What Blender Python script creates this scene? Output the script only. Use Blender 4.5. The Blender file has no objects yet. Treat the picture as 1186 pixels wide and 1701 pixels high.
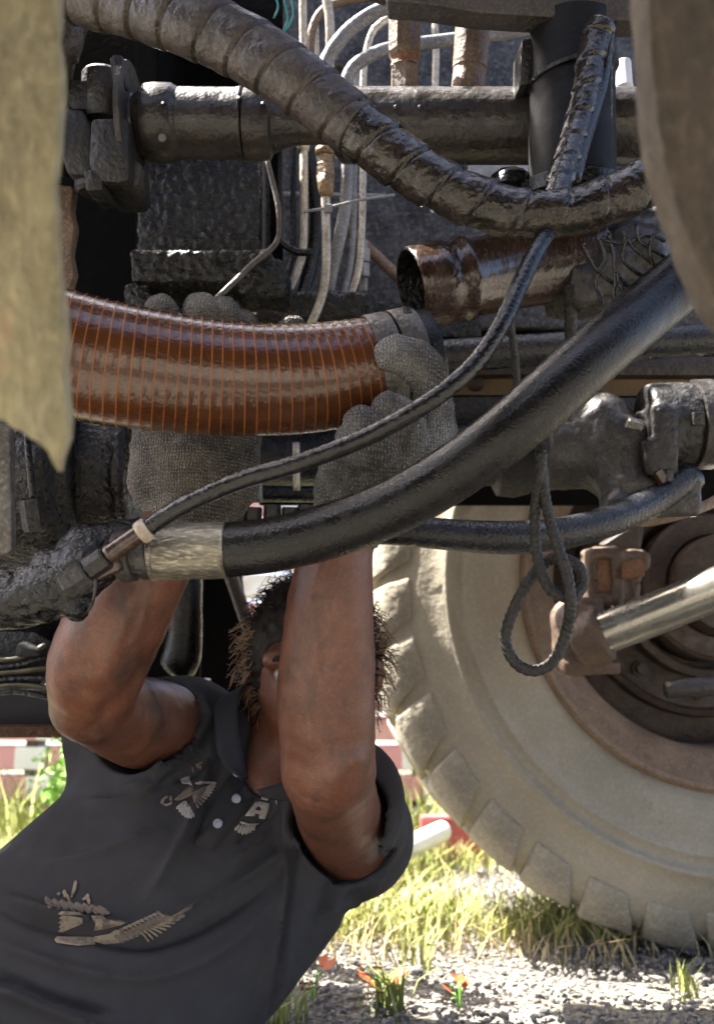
import bpy, bmesh, math, random
import numpy as np
from mathutils import Vector, Matrix
from mathutils.bvhtree import BVHTree
rad = math.radians
random.seed(7); RNG = np.random.default_rng(7)
SC = bpy.context.scene
COL = SC.collection

# ------------------------------------------------------------------ camera
CAM_H, PITCH, FPX = 0.447, rad(11.0), 1500.0
cam_d = bpy.data.cameras.new('camera'); cam = bpy.data.objects.new('camera', cam_d); COL.objects.link(cam)
cam.location = (0, 0, CAM_H); cam.rotation_euler = (rad(90) + PITCH, 0, 0)
cam_d.sensor_fit = 'VERTICAL'; cam_d.sensor_height = 36.0; cam_d.lens = FPX / 1701 * 36.0
cam_d.clip_start = 0.02; cam_d.clip_end = 2000
cam_d.dof.use_dof = True; cam_d.dof.focus_distance = 0.86; cam_d.dof.aperture_fstop = 6.0
SC.camera = cam
SC.render.resolution_x, SC.render.resolution_y = 713, 1024

# ------------------------------------------------------------------ sky and sun
SUN_EL, SUN_AZ = rad(60), rad(-80)          # azimuth from +Y, negative towards -X
w = bpy.data.worlds.new('World'); SC.world = w; w.use_nodes = True
nt = w.node_tree; nt.nodes.clear()
sky = nt.nodes.new('ShaderNodeTexSky'); sky.sky_type = 'NISHITA'; sky.sun_disc = False
sky.sun_elevation = SUN_EL; sky.sun_rotation = SUN_AZ; sky.dust_density = 4.0; sky.air_density = .6; sky.ozone_density = .4
bg = nt.nodes.new('ShaderNodeBackground'); bg.inputs['Strength'].default_value = 0.11
wo = nt.nodes.new('ShaderNodeOutputWorld')
nt.links.new(sky.outputs[0], bg.inputs[0]); nt.links.new(bg.outputs[0], wo.inputs[0])
sl = bpy.data.lights.new('sun', 'SUN'); sl.energy = 5.0; sl.angle = rad(0.6); sl.color = (1, .95, .86)
so = bpy.data.objects.new('sun', sl); COL.objects.link(so)
sd = Vector((math.sin(SUN_AZ) * math.cos(SUN_EL), math.cos(SUN_AZ) * math.cos(SUN_EL), math.sin(SUN_EL)))
so.rotation_euler = sd.to_track_quat('Z', 'Y').to_euler(); so.location = sd * 20
SC.view_settings.view_transform = 'Standard'; SC.view_settings.look = 'None'
SC.view_settings.gamma = 1.0; SC.view_settings.use_curve_mapping = False
SC.view_settings.exposure = 2.8

# ------------------------------------------------------------------ pixels to places
CF = np.array([0, math.cos(PITCH), math.sin(PITCH)]); CU = np.array([0, -math.sin(PITCH), math.cos(PITCH)]); CR = np.array([1.0, 0, 0])
CO = np.array([0, 0, CAM_H])
def cs(x, y, d): return np.array([(x - 593) / FPX * d, -(y - 850.5) / FPX * d, d])      # camera-space metres
def c2w(v): v = np.asarray(v, float); return CO + v[..., 0:1] * CR + v[..., 1:2] * CU + v[..., 2:3] * CF
def P(x, y, d): return c2w(cs(x, y, d)[None])[0]
def proj(v):
    q = np.asarray(v) - CO; d = q @ CF
    return np.stack([593 + (q @ CR) / d * FPX, 850.5 - (q @ CU) / d * FPX, d], -1)

# ------------------------------------------------------------------ materials
# colour and roughness factors for the oil-soaked finishes
WET = {'black_grime': (.28, .8), 'grease_crust': (.2, .8), 'dusty_steel_shaft': (.44, .8), 'dusty_wrapped_hose': (.46, .85), 'oily_wrapped_hose': (.5, .75), 'black_rubber': (.42, .76), 'oily_black_rubber': (.55, .75),
       'blue_grey_rubber': (.6, .7), 'greasy_casting': (.45, 1.0), 'worn_grey_casting': (.55, 1.0), 'grey_brown_beam': (.75, .9), 'brown_rail': (.7, .9), 'oily_brown_pipe': (.8, .8), 'dark_grey_panel': (.7, .9), 'speckled_grey_panel': (.6, .8), 'dirty_black_rope': (.6, .9), 'brown_wheel_disc': (.75, .9)}
def mat(name, c1, c2=None, scale=8.0, rough=.6, rvar=.15, bump=.0, bscale=60.0, metal=0.0, c3=None, sss=0, coat=0, trans=0, detail=6, contrast=.25, spec=.5, stretch=None, speck=0.0, sscale=330, k=2.2):
    scale *= k
    km, kr = WET.get(name, (1, 1)); c1 = tuple(x * km for x in c1); c2 = tuple(x * km for x in c2) if c2 else c2; c3 = tuple(x * km for x in c3) if c3 else c3; rough *= kr
    m = bpy.data.materials.new(name); m.use_nodes = True
    nt = m.node_tree; N = nt.nodes; L = nt.links; b = N['Principled BSDF']
    tc = N.new('ShaderNodeTexCoord'); src = tc.outputs['Object']
    if stretch:
        mp = N.new('ShaderNodeMapping'); mp.inputs['Scale'].default_value = stretch; L.new(src, mp.inputs['Vector']); src = mp.outputs[0]
    n = N.new('ShaderNodeTexNoise'); n.inputs['Scale'].default_value = scale; n.inputs['Detail'].default_value = detail; n.inputs['Roughness'].default_value = .65
    L.new(src, n.inputs['Vector'])
    cr = N.new('ShaderNodeValToRGB'); c2 = c2 or tuple(x * .6 for x in c1)
    e = cr.color_ramp.elements; e[0].position = .5 - contrast; e[0].color = (*c2, 1); e[1].position = .5 + contrast; e[1].color = (*c1, 1)
    if c3:
        k = cr.color_ramp.elements.new(.5 + contrast * 1.3 if contrast < .3 else .85); k.color = (*c3, 1); e = cr.color_ramp.elements
    L.new(n.outputs[0], cr.inputs[0]); csrc = cr.outputs[0]
    if speck:
        s1 = N.new('ShaderNodeTexNoise'); s1.inputs['Scale'].default_value = sscale; s1.inputs['Detail'].default_value = 3; L.new(src, s1.inputs['Vector'])
        sr = N.new('ShaderNodeMapRange'); sr.inputs[1].default_value = .53; sr.inputs[2].default_value = .66; sr.inputs[3].default_value = 0; sr.inputs[4].default_value = speck; L.new(s1.outputs[0], sr.inputs[0])
        mx = N.new('ShaderNodeMix'); mx.data_type = 'RGBA'; L.new(sr.outputs[0], mx.inputs[0]); L.new(csrc, mx.inputs[6]); mx.inputs[7].default_value = (*[min(.8, x * 2.4 + .02) for x in c1], 1)
        dr = N.new('ShaderNodeMapRange'); dr.inputs[1].default_value = .47; dr.inputs[2].default_value = .36; dr.inputs[3].default_value = 0; dr.inputs[4].default_value = speck; L.new(s1.outputs[0], dr.inputs[0])
        mz = N.new('ShaderNodeMix'); mz.data_type = 'RGBA'; L.new(dr.outputs[0], mz.inputs[0]); L.new(mx.outputs[2], mz.inputs[6]); mz.inputs[7].default_value = (*[x * .35 for x in c2], 1); csrc = mz.outputs[2]
    L.new(csrc, b.inputs['Base Color'])
    n2 = N.new('ShaderNodeTexNoise'); n2.inputs['Scale'].default_value = scale * 2.3; n2.inputs['Detail'].default_value = 4; L.new(src, n2.inputs['Vector'])
    mr = N.new('ShaderNodeMapRange'); mr.inputs[1].default_value = .3; mr.inputs[2].default_value = .7
    mr.inputs[3].default_value = max(.03, rough - rvar); mr.inputs[4].default_value = min(1, rough + rvar)
    L.new(n2.outputs[0], mr.inputs[0]); L.new(mr.outputs[0], b.inputs['Roughness'])
    b.inputs['Metallic'].default_value = metal; b.inputs['Specular IOR Level'].default_value = spec
    if sss: b.inputs['Subsurface Weight'].default_value = sss; b.inputs['Subsurface Scale'].default_value = .01; b.inputs['Subsurface Radius'].default_value = (1, .4, .2)
    if coat: b.inputs['Coat Weight'].default_value = coat; b.inputs['Coat Roughness'].default_value = .12
    if trans: b.inputs['Transmission Weight'].default_value = trans
    if bump:
        n3 = N.new('ShaderNodeTexNoise'); n3.inputs['Scale'].default_value = bscale; n3.inputs['Detail'].default_value = 5; L.new(src, n3.inputs['Vector'])
        bp = N.new('ShaderNodeBump'); bp.inputs['Strength'].default_value = bump; bp.inputs['Distance'].default_value = .006
        L.new(n3.outputs[0], bp.inputs['Height']); L.new(bp.outputs[0], b.inputs['Normal'])
    m['b'] = 1
    return m

M = {}
S = dict(speck=.22)
M['grime'] = mat('black_grime', (.022, .019, .018), (.006, .0055, .0055), 14, .45, .2, .8, 160, c3=(.05, .044, .04), **S)
M['crust'] = mat('grease_crust', (.024, .021, .020), (.006, .0055, .0055), 30, .4, .18, 1.0, 120, c3=(.045, .04, .037), **S)
M['void'] = mat('unlit_void_black', (.006, .0055, .0055), (.003, .003, .003), 14, .9, .08, .3, 120, spec=.08)  # near-black that paints the lack of light in the recesses
M['panel'] = mat('speckled_grey_panel', (.10, .10, .112), (.02, .02, .024), 10, .5, .2, .4, 180, contrast=.13, speck=.45, sscale=160)
M['darkpanel'] = mat('dark_grey_panel', (.05, .05, .056), (.015, .015, .017), 12, .5, .2, .4, 140, **S)
M['shaft'] = mat('dusty_steel_shaft', (.105, .086, .073), (.026, .022, .020), 9, .42, .15, .3, 120, contrast=.2, c3=(.17, .105, .065), speck=.14)
M['wrap'] = mat('dusty_wrapped_hose', (.13, .10, .08), (.028, .023, .021), 13, .5, .2, .4, 140, c3=(.21, .18, .13), contrast=.22, speck=.15)
M['wrapoil'] = mat('oily_wrapped_hose', (.06, .045, .033), (.007, .007, .0075), 26, .2, .12, .4, 120, c3=(.15, .105, .07), contrast=.18, speck=.2)
M['rubber'] = mat('black_rubber', (.026, .0235, .0225), (.010, .0095, .0095), 15, .36, .12, .18, 420, c3=(.05, .044, .04), speck=.2, sscale=420, spec=.35)
M['rubber_oil'] = mat('oily_black_rubber', (.016, .0155, .015), (.005, .005, .005), 20, .24, .1, .25, 260, **S)
M['bluehose'] = mat('blue_grey_rubber', (.034, .036, .043), (.013, .014, .017), 12, .38, .15, .35, 260, **S)
M['paletube'] = mat('brightened_steel_tube', (.70, .65, .54), (.30, .26, .20), 18, .4, .15, .25, 150, metal=.2, contrast=.2, speck=.4)  # albedo raised in place of sunlight that cannot reach the tubes
M['tantube'] = mat('tan_dusty_tube', (.22, .15, .10), (.065, .045, .033), 16, .55, .15, .4, 150, c3=(.32, .25, .17), **S)
M['greyhose'] = mat('grey_hose', (.30, .30, .31), (.12, .12, .125), 14, .45, .15, .3, 150, **S)
M['brass'] = mat('dirty_brass', (.36, .24, .13), (.09, .06, .036), 20, .45, .15, .4, 140, metal=.4, **S)
M['rust'] = mat('rusty_iron', (.24, .11, .05), (.075, .042, .028), 16, .75, .15, .8, 120, c3=(.36, .19, .08), **S)
M['brownsteel'] = mat('oily_brown_pipe', (.065, .032, .017), (.014, .009, .0065), 10, .26, .15, .3, 120, c3=(.15, .075, .037), coat=.4, speck=.35, stretch=(1, 1, .4))
M['beam'] = mat('grey_brown_beam', (.078, .062, .055), (.03, .026, .024), 8, .6, .15, .5, 120, c3=(.12, .058, .042), **S)
M['rail'] = mat('brown_rail', (.07, .05, .036), (.02, .016, .014), 7, .6, .2, .5, 100, c3=(.15, .10, .058), **S)
M['silver'] = mat('worn_silver_ferrule', (.36, .33, .25), (.05, .042, .036), 10, .32, .12, .2, 150, metal=.5, c3=(.5, .47, .38), contrast=.16, stretch=(.5, 2, 1.6), speck=.25)
M['steel'] = mat('bare_steel', (.15, .14, .125), (.05, .045, .04), 20, .42, .15, .35, 120, metal=.5, **S)
M['chrome'] = mat('oily_chrome_rod', (.42, .40, .34), (.26, .25, .21), 6, .26, .1, .06, 60, metal=.75, speck=.08)
M['cast'] = mat('greasy_casting', (.044, .038, .035), (.012, .0105, .010), 16, .48, .15, .5, 160, c3=(.09, .08, .07), **S)
M['castlt'] = mat('worn_grey_casting', (.085, .075, .068), (.024, .021, .019), 14, .45, .15, .45, 140, c3=(.19, .17, .155), **S)
M['tyre'] = mat('dusty_tyre', (.345, .31, .24), (.26, .23, .172), 3, .85, .1, .3, 90, contrast=.2, speck=.07, sscale=160)
M['lug'] = mat('worn_tread_rubber', (.335, .30, .23), (.225, .20, .155), 5, .85, .1, .6, 90, contrast=.16, speck=.12, sscale=160)
M['rim'] = mat('dusty_rim', (.25, .18, .12), (.12, .078, .052), 8, .75, .15, .5, 90, c3=(.32, .24, .165), **S)
M['rimdark'] = mat('brown_wheel_disc', (.085, .054, .038), (.032, .022, .017), 9, .65, .2, .6, 90, **S)
M['flap'] = mat('weathered_olive_canvas', (.30, .265, .155), (.15, .13, .08), 17, .95, .05, .8, 130, c3=(.35, .26, .16), contrast=.16, speck=.12, sscale=240, stretch=(1, 1, .45))
M['mud'] = mat('mud_caked_rubber', (.085, .066, .046), (.042, .036, .030), 17, .95, .05, .9, 110, c3=(.12, .092, .06), contrast=.2, speck=.12, sscale=200, stretch=(1, 1, .6))
M['orange'] = mat('amber_hose_wall', (.098, .033, .0085), (.046, .016, .0055), 9, .15, .08, .16, 300, coat=.6, speck=.05)
M['wire'] = mat('orange_reinforcing_wire', (.29, .095, .020), (.15, .05, .012), 20, .3, .1)
M['skin'] = mat('brown_skin', (.175, .069, .037), (.105, .041, .023), 7, .44, .1, .16, 520, sss=.1, contrast=.28, speck=.10, sscale=260, c3=(.21, .088, .05))
M['shirt'] = mat('charcoal_jersey', (.046, .043, .044), (.034, .032, .033), 9, .85, .08, .2, 900, spec=.3)
M['shirtin'] = mat('charcoal_collar', (.034, .032, .034), (.026, .025, .027), 9, .8, .08, .2, 900, spec=.3)
M['hair'] = mat('dark_wet_hair', (.022, .014, .010), (.007, .005, .004), 40, .6, .1, spec=.25)
M['hairtip'] = mat('brown_curl', (.38, .25, .15), (.14, .085, .05), 60, .35, .1)  # sunlit tips painted into the curl colour
M['thread'] = mat('cream_thread', (.36, .29, .21), (.19, .145, .105), 120, .8, .1, .4, 700)
M['threadw'] = mat('white_thread', (.44, .405, .37), (.25, .225, .20), 140, .8, .1, .4, 700)
M['threadd'] = mat('brown_thread', (.21, .165, .125), (.10, .08, .062), 120, .8, .1, .4, 700)
M['button'] = mat('pearl_button', (.25, .27, .34), (.17, .19, .25), 90, .25, .1)
M['eye'] = mat('eye_white', (.3, .26, .23), (.25, .21, .19), 20, .2, .05)
M['lip'] = mat('dark_lips', (.13, .05, .04), (.09, .035, .03), 20, .45, .1, sss=.1)
M['trouser'] = mat('dark_trousers', (.035, .038, .05), (.022, .024, .03), 12, .9, .05, .3, 500)
M['boot'] = mat('brown_boot', (.09, .055, .03), (.05, .03, .02), 12, .6, .1, .3, 200)
M['rope'] = mat('dirty_black_rope', (.06, .056, .05), (.017, .016, .0155), 60, .6, .15, .5, 400, c3=(.13, .12, .105), **S)
M['teal'] = mat('teal_cable', (.05, .36, .36), (.03, .2, .2), 60, .4, .1)
M['whitecap'] = mat('white_plastic', (.72, .72, .72), (.6, .6, .6), 20, .4, .1)
M['green'] = mat('grass_green', (.30, .31, .085), (.18, .21, .05), 3, .7, .1, contrast=.2, c3=(.42, .36, .15))
M['leaf'] = mat('bright_leaf', (.19, .36, .05), (.11, .25, .03), 7, .6, .1, contrast=.2)
M['redleaf'] = mat('red_leaf', (.50, .12, .03), (.38, .08, .02), 20, .6, .1)
M['yellow'] = mat('yellow_petal', (.7, .48, .03), (.6, .4, .02), 20, .6, .1)
M['stone'] = mat('pale_gravel', (.20, .187, .167), (.11, .102, .09), 14, .9, .05, .3, 120)
M['whiteboard'] = mat('white_painted_board', (.74, .73, .69), (.58, .56, .52), 6, .6, .1, .1, 60)

def smudge(m, sc=9, lo=.56, hi=.68, amt=.8):
    nt = m.node_tree; N = nt.nodes; L = nt.links; b = N['Principled BSDF']; src = b.inputs['Base Color'].links[0].from_socket
    tc = N.new('ShaderNodeTexCoord'); mp = N.new('ShaderNodeMapping'); mp.inputs['Scale'].default_value = (1, 1, .6); mp.inputs['Location'].default_value = (.37, .1, .22); L.new(tc.outputs['Object'], mp.inputs[0])
    n = N.new('ShaderNodeTexNoise'); n.inputs['Scale'].default_value = sc; n.inputs['Detail'].default_value = 8; n.inputs['Roughness'].default_value = .7; L.new(mp.outputs[0], n.inputs['Vector'])
    r = N.new('ShaderNodeMapRange'); r.inputs[1].default_value = lo; r.inputs[2].default_value = hi; r.inputs[3].default_value = 0; r.inputs[4].default_value = amt; L.new(n.outputs[0], r.inputs[0])
    mx = N.new('ShaderNodeMix'); mx.data_type = 'RGBA'; L.new(r.outputs[0], mx.inputs[0]); L.new(src, mx.inputs[6]); mx.inputs[7].default_value = (.035, .023, .018, 1); L.new(mx.outputs[2], b.inputs['Base Color'])
smudge(M['skin'], 13, .50, .66, .8); smudge(M['skin'], 40, .58, .66, .45); smudge(M['tyre'], 7, .64, .70, .35); smudge(M['thread'], 60, .5, .6, .6)
M['rustbrown'] = mat('greasy_rust_brown', (.13, .082, .052), (.05, .034, .025), 12, .6, .15, .5, 110, c3=(.24, .13, .06), speck=.15)

def knit(name, c1, c2):
    m = bpy.data.materials.new(name); m.use_nodes = True
    nt = m.node_tree; N = nt.nodes; L = nt.links; b = N['Principled BSDF']; b.inputs['Roughness'].default_value = .9
    tc = N.new('ShaderNodeTexCoord')
    wv = N.new('ShaderNodeTexWave'); wv.wave_type = 'BANDS'; wv.bands_direction = 'Z'; wv.inputs['Scale'].default_value = 85; wv.inputs['Distortion'].default_value = 5; wv.inputs['Detail'].default_value = 2; wv.inputs['Detail Scale'].default_value = 3
    wx = N.new('ShaderNodeTexWave'); wx.wave_type = 'BANDS'; wx.bands_direction = 'X'; wx.inputs['Scale'].default_value = 110; wx.inputs['Distortion'].default_value = 6; wx.inputs['Detail'].default_value = 2
    ns = N.new('ShaderNodeTexNoise'); ns.inputs['Scale'].default_value = 22; ns.inputs['Detail'].default_value = 6
    for q in (wv, wx, ns): L.new(tc.outputs['Object'], q.inputs['Vector'])
    mu = N.new('ShaderNodeMath'); mu.operation = 'MULTIPLY'; L.new(wv.outputs['Fac'], mu.inputs[0]); L.new(wx.outputs['Fac'], mu.inputs[1])
    ad = N.new('ShaderNodeMath'); ad.operation = 'MULTIPLY_ADD'; L.new(ns.outputs[0], ad.inputs[0]); ad.inputs[1].default_value = .95; ad.inputs[2].default_value = -.18
    sm = N.new('ShaderNodeMath'); sm.operation = 'MULTIPLY_ADD'; L.new(mu.outputs[0], sm.inputs[0]); sm.inputs[1].default_value = .5; L.new(ad.outputs[0], sm.inputs[2])
    cr = N.new('ShaderNodeValToRGB'); e = cr.color_ramp.elements; e[0].position = .15; e[0].color = (*c2, 1); e[1].position = .8; e[1].color = (*c1, 1)
    L.new(sm.outputs[0], cr.inputs[0]); L.new(cr.outputs[0], b.inputs['Base Color'])
    bp = N.new('ShaderNodeBump'); bp.inputs['Strength'].default_value = 1.0; bp.inputs['Distance'].default_value = .008; L.new(mu.outputs[0], bp.inputs['Height']); L.new(bp.outputs[0], b.inputs['Normal'])
    return m
M['knit'] = knit('grey_knit_glove', (.47, .455, .44), (.04, .039, .039))
M['knitb'] = knit('brown_grey_knit_glove', (.43, .385, .32), (.04, .036, .031))

def plank_mat():
    m = bpy.data.materials.new('red_white_paint'); m.use_nodes = True
    nt = m.node_tree; N = nt.nodes; L = nt.links; b = N['Principled BSDF']; b.inputs['Roughness'].default_value = .6
    tc = N.new('ShaderNodeTexCoord'); sx = N.new('ShaderNodeSeparateXYZ'); L.new(tc.outputs['Object'], sx.inputs[0])
    ml = N.new('ShaderNodeMath'); ml.operation = 'MULTIPLY'; L.new(sx.outputs[0], ml.inputs[0]); ml.inputs[1].default_value = 1 / .52
    fr = N.new('ShaderNodeMath'); fr.operation = 'FRACT'; L.new(ml.outputs[0], fr.inputs[0])
    gt = N.new('ShaderNodeMath'); gt.operation = 'GREATER_THAN'; L.new(fr.outputs[0], gt.inputs[0]); gt.inputs[1].default_value = .62
    ns = N.new('ShaderNodeTexNoise'); ns.inputs['Scale'].default_value = 9; ns.inputs['Detail'].default_value = 6; L.new(tc.outputs['Object'], ns.inputs['Vector'])
    m1 = N.new('ShaderNodeMix'); m1.data_type = 'RGBA'; L.new(gt.outputs[0], m1.inputs[0]); m1.inputs[6].default_value = (.74, .72, .69, 1); m1.inputs[7].default_value = (.60, .29, .29, 1)
    cr = N.new('ShaderNodeValToRGB'); e = cr.color_ramp.elements; e[0].position = .56; e[0].color = (0, 0, 0, 1); e[1].position = .7; e[1].color = (1, 1, 1, 1); L.new(ns.outputs[0], cr.inputs[0])
    m2 = N.new('ShaderNodeMix'); m2.data_type = 'RGBA'; L.new(cr.outputs[0], m2.inputs[0]); L.new(m1.outputs[2], m2.inputs[6]); m2.inputs[7].default_value = (.55, .50, .42, 1)
    L.new(m2.outputs[2], b.inputs['Base Color'])
    return m
M['plank'] = plank_mat()

def ground_mat():
    m = bpy.data.materials.new('gravelly_ground'); m.use_nodes = True
    nt = m.node_tree; N = nt.nodes; L = nt.links; b = N['Principled BSDF']; b.inputs['Roughness'].default_value = .95
    tc = N.new('ShaderNodeTexCoord')
    v = N.new('ShaderNodeTexVoronoi'); v.inputs['Scale'].default_value = 75; v.inputs['Randomness'].default_value = 1
    n = N.new('ShaderNodeTexNoise'); n.inputs['Scale'].default_value = 3.0; n.inputs['Detail'].default_value = 7
    for q in (v, n): L.new(tc.outputs['Object'], q.inputs['Vector'])
    cr = N.new('ShaderNodeValToRGB'); e = cr.color_ramp.elements; e[0].position = .1; e[0].color = (.235, .22, .19, 1); e[1].position = .65; e[1].color = (.165, .15, .128, 1); L.new(v.outputs['Distance'], cr.inputs[0])
    c2 = N.new('ShaderNodeValToRGB'); e = c2.color_ramp.elements; e[0].position = .5; e[0].color = (0, 0, 0, 1); e[1].position = .68; e[1].color = (1, 1, 1, 1); L.new(n.outputs[0], c2.inputs[0])
    mx = N.new('ShaderNodeMix'); mx.data_type = 'RGBA'; L.new(c2.outputs[0], mx.inputs[0]); L.new(cr.outputs[0], mx.inputs[6]); mx.inputs[7].default_value = (.17, .15, .10, 1)
    L.new(mx.outputs[2], b.inputs['Base Color'])
    bp = N.new('ShaderNodeBump'); bp.invert = True; bp.inputs['Strength'].default_value = .8; bp.inputs['Distance'].default_value = .012; L.new(v.outputs['Distance'], bp.inputs['Height']); L.new(bp.outputs[0], b.inputs['Normal'])
    return m
M['ground'] = ground_mat(); smudge(M['knit'], 24, .52, .66, .75); smudge(M['knitb'], 24, .54, .68, .6)

# ------------------------------------------------------------------ scene helpers
def tag(o, label=None, cat=None, group=None, kind=None):
    for k, v in (('label', label), ('category', cat), ('group', group), ('kind', kind)):
        if v: o[k] = v
    return o
def thing(name, label, cat, base, group=None):
    o = bpy.data.objects.new(name, None); COL.objects.link(o); o.empty_display_size = .05
    o.location = Vector(base); return tag(o, label, cat, group)
def world_loc(o):
    v = Vector(o.location)
    while o.parent: o = o.parent; v = v + o.location
    return v
def mk(name, vf, material, parent=None, smooth=True, angle=None, local=False):
    v, f = vf
    v = np.asarray(v, float)
    c = np.zeros(3) if local else v.mean(0)
    me = bpy.data.meshes.new(name); me.from_pydata((v - c).tolist(), [], [list(map(int, q)) for q in f]); me.update()
    if isinstance(material, str): material = M[material]
    me.materials.append(material)
    if smooth:
        me.polygons.foreach_set('use_smooth', np.ones(len(me.polygons), bool))
        if angle:
            bm = bmesh.new(); bm.from_mesh(me)
            for e in bm.edges:
                if len(e.link_faces) == 2 and e.calc_face_angle(0) > rad(angle): e.smooth = False
            bm.to_mesh(me); bm.free()
    o = bpy.data.objects.new(name, me); COL.objects.link(o)
    o.location = Vector(c)
    if parent:
        o.parent = parent; o.location = Vector(c) - world_loc(parent)
    return o
def join(parts):
    V = []; F = []; n = 0
    for v, f in parts:
        v = np.asarray(v, float); V.append(v); F += [[i + n for i in q] for q in f]; n += len(v)
    return np.concatenate(V), F

def catmull(pts, step):
    p = np.asarray(pts, float); n = len(p)
    if n == 2:
        k = max(2, int(np.linalg.norm(p[1, :3] - p[0, :3]) / step)); t = np.linspace(0, 1, k + 1)[:, None]
        return p[0] * (1 - t) + p[1] * t
    e = np.concatenate([[2 * p[0] - p[1]], p, [2 * p[-1] - p[-2]]]); out = []
    for i in range(n - 1):
        a, b, c, d = e[i], e[i + 1], e[i + 2], e[i + 3]
        k = max(2, int(np.linalg.norm(c[:3] - b[:3]) / step)); t = np.linspace(0, 1, k, endpoint=False)[:, None]
        out.append(.5 * (2 * b + (c - a) * t + (2 * a - 5 * b + 4 * c - d) * t ** 2 + (3 * b - a - 3 * c + d) * t ** 3))
    out.append(p[-1:]); return np.concatenate(out)
def frames(p):
    t = np.gradient(p, axis=0); t /= np.linalg.norm(t, axis=1, keepdims=True) + 1e-12
    n = np.cross(t[0], [0.13, .2, 1.0]); n /= np.linalg.norm(n); N = [n]
    for i in range(1, len(p)):
        n = N[-1] - t[i] * (N[-1] @ t[i]); n /= np.linalg.norm(n) + 1e-12; N.append(n)
    N = np.array(N); return t, N, np.cross(t, N)
def sweep(p, r, n=16, mod=None, caps=True, sy=1.0):
    """p world points, r radii in metres"""
    p = np.asarray(p, float); r = np.broadcast_to(np.asarray(r, float), (len(p),))
    t, N, B = frames(p); th = np.linspace(0, 2 * math.pi, n, endpoint=False)
    s = np.concatenate([[0], np.cumsum(np.linalg.norm(np.diff(p, axis=0), axis=1))])
    R = np.repeat(r[:, None], n, 1)
    if mod: R = mod(s[:, None], th[None, :], R)
    v = p[:, None] + R[..., None] * (np.cos(th)[None, :, None] * N[:, None] + sy * np.sin(th)[None, :, None] * B[:, None])
    m = len(p); V = v.reshape(-1, 3); i = np.arange(m - 1)[:, None] * n; j = np.arange(n)[None]; j2 = (j + 1) % n
    F = np.stack([i + j, i + j2, i + n + j2, i + n + j], -1).reshape(-1, 4).tolist()
    if caps: F.append(list(range(n))[::-1]); F.append([(m - 1) * n + k for k in range(n)])
    return V, F
def hose(ctrl, step=.008, n=16, mod=None, caps=True):
    """ctrl rows: px x, px y, depth, radius px"""
    q = np.array([[*P(x, y, d), r * d / FPX] for x, y, d, r in ctrl]); c = catmull(q, step)
    return sweep(c[:, :3], c[:, 3], n, mod, caps)
def lathe(a, b, prof, n=28, caps=True, rot=0):
    """axis from world a to b; prof rows: fraction along, radius m"""
    a = np.asarray(a, float); b = np.asarray(b, float); t = (b - a) / np.linalg.norm(b - a)
    u = np.cross(t, [0.1, .3, 1]); u /= np.linalg.norm(u); w_ = np.cross(t, u)
    th = np.linspace(0, 2 * math.pi, n, endpoint=False) + rot
    V = []; 
    for f, r in prof: V.append(a + (b - a) * f + r * (np.cos(th)[:, None] * u + np.sin(th)[:, None] * w_))
    V = np.concatenate(V); m = len(prof); i = np.arange(m - 1)[:, None] * n; j = np.arange(n)[None]; j2 = (j + 1) % n
    F = np.stack([i + j, i + j2, i + n + j2, i + n + j], -1).reshape(-1, 4).tolist()
    if caps: F.append(list(range(n))[::-1]); F.append([(m - 1) * n + k for k in range(n)])
    return V, F
def hexnut(x0, y0, x1, y1, d, rpx, n=6, rot=.3, d1=None):
    d1 = d1 or d; r = rpx * d / FPX
    return lathe(P(x0, y0, d), P(x1, y1, d1), [(0, r * .88), (.1, r), (.9, r), (1, r * .88)], n, rot=rot)
def slab(poly, d0, thick, bev=.003, seg=2, tilt=0.0):
    """polygon in px at depth d0, extruded away from the camera by thick metres, bevelled"""
    bm = bmesh.new(); fr = [bm.verts.new(P(x, y, d0 + tilt * (x - poly[0][0]) / FPX)) for x, y in poly]
    bk = [bm.verts.new(Vector(v.co) + Vector(CF * thick)) for v in fr]; n = len(fr)
    bm.faces.new(fr); bm.faces.new(bk[::-1])
    for i in range(n): bm.faces.new((fr[i], bk[i], bk[(i + 1) % n], fr[(i + 1) % n]))
    bmesh.ops.recalc_face_normals(bm, faces=bm.faces)
    if bev: bmesh.ops.bevel(bm, geom=list(bm.edges), offset=bev, segments=seg, affect='EDGES', profile=.5, clamp_overlap=True)
    bm.verts.index_update(); v = [tuple(x.co) for x in bm.verts]; f = [[q.index for q in x.verts] for x in bm.faces]; bm.free()
    return v, f
def rect(x0, y0, x1, y1): return [(x0, y0), (x1, y0), (x1, y1), (x0, y1)]
def wbox(lo, hi, bev=.004):
    bm = bmesh.new(); bmesh.ops.create_cube(bm, size=1)
    lo = Vector(lo); hi = Vector(hi)
    for v in bm.verts: v.co = Vector(((lo[i] + hi[i]) / 2 + v.co[i] * (hi[i] - lo[i]) for i in range(3)))
    if bev: bmesh.ops.bevel(bm, geom=list(bm.edges), offset=bev, segments=2, affect='EDGES')
    bm.verts.index_update(); v = [tuple(x.co) for x in bm.verts]; f = [[q.index for q in x.verts] for x in bm.faces]; bm.free()
    return v, f

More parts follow.
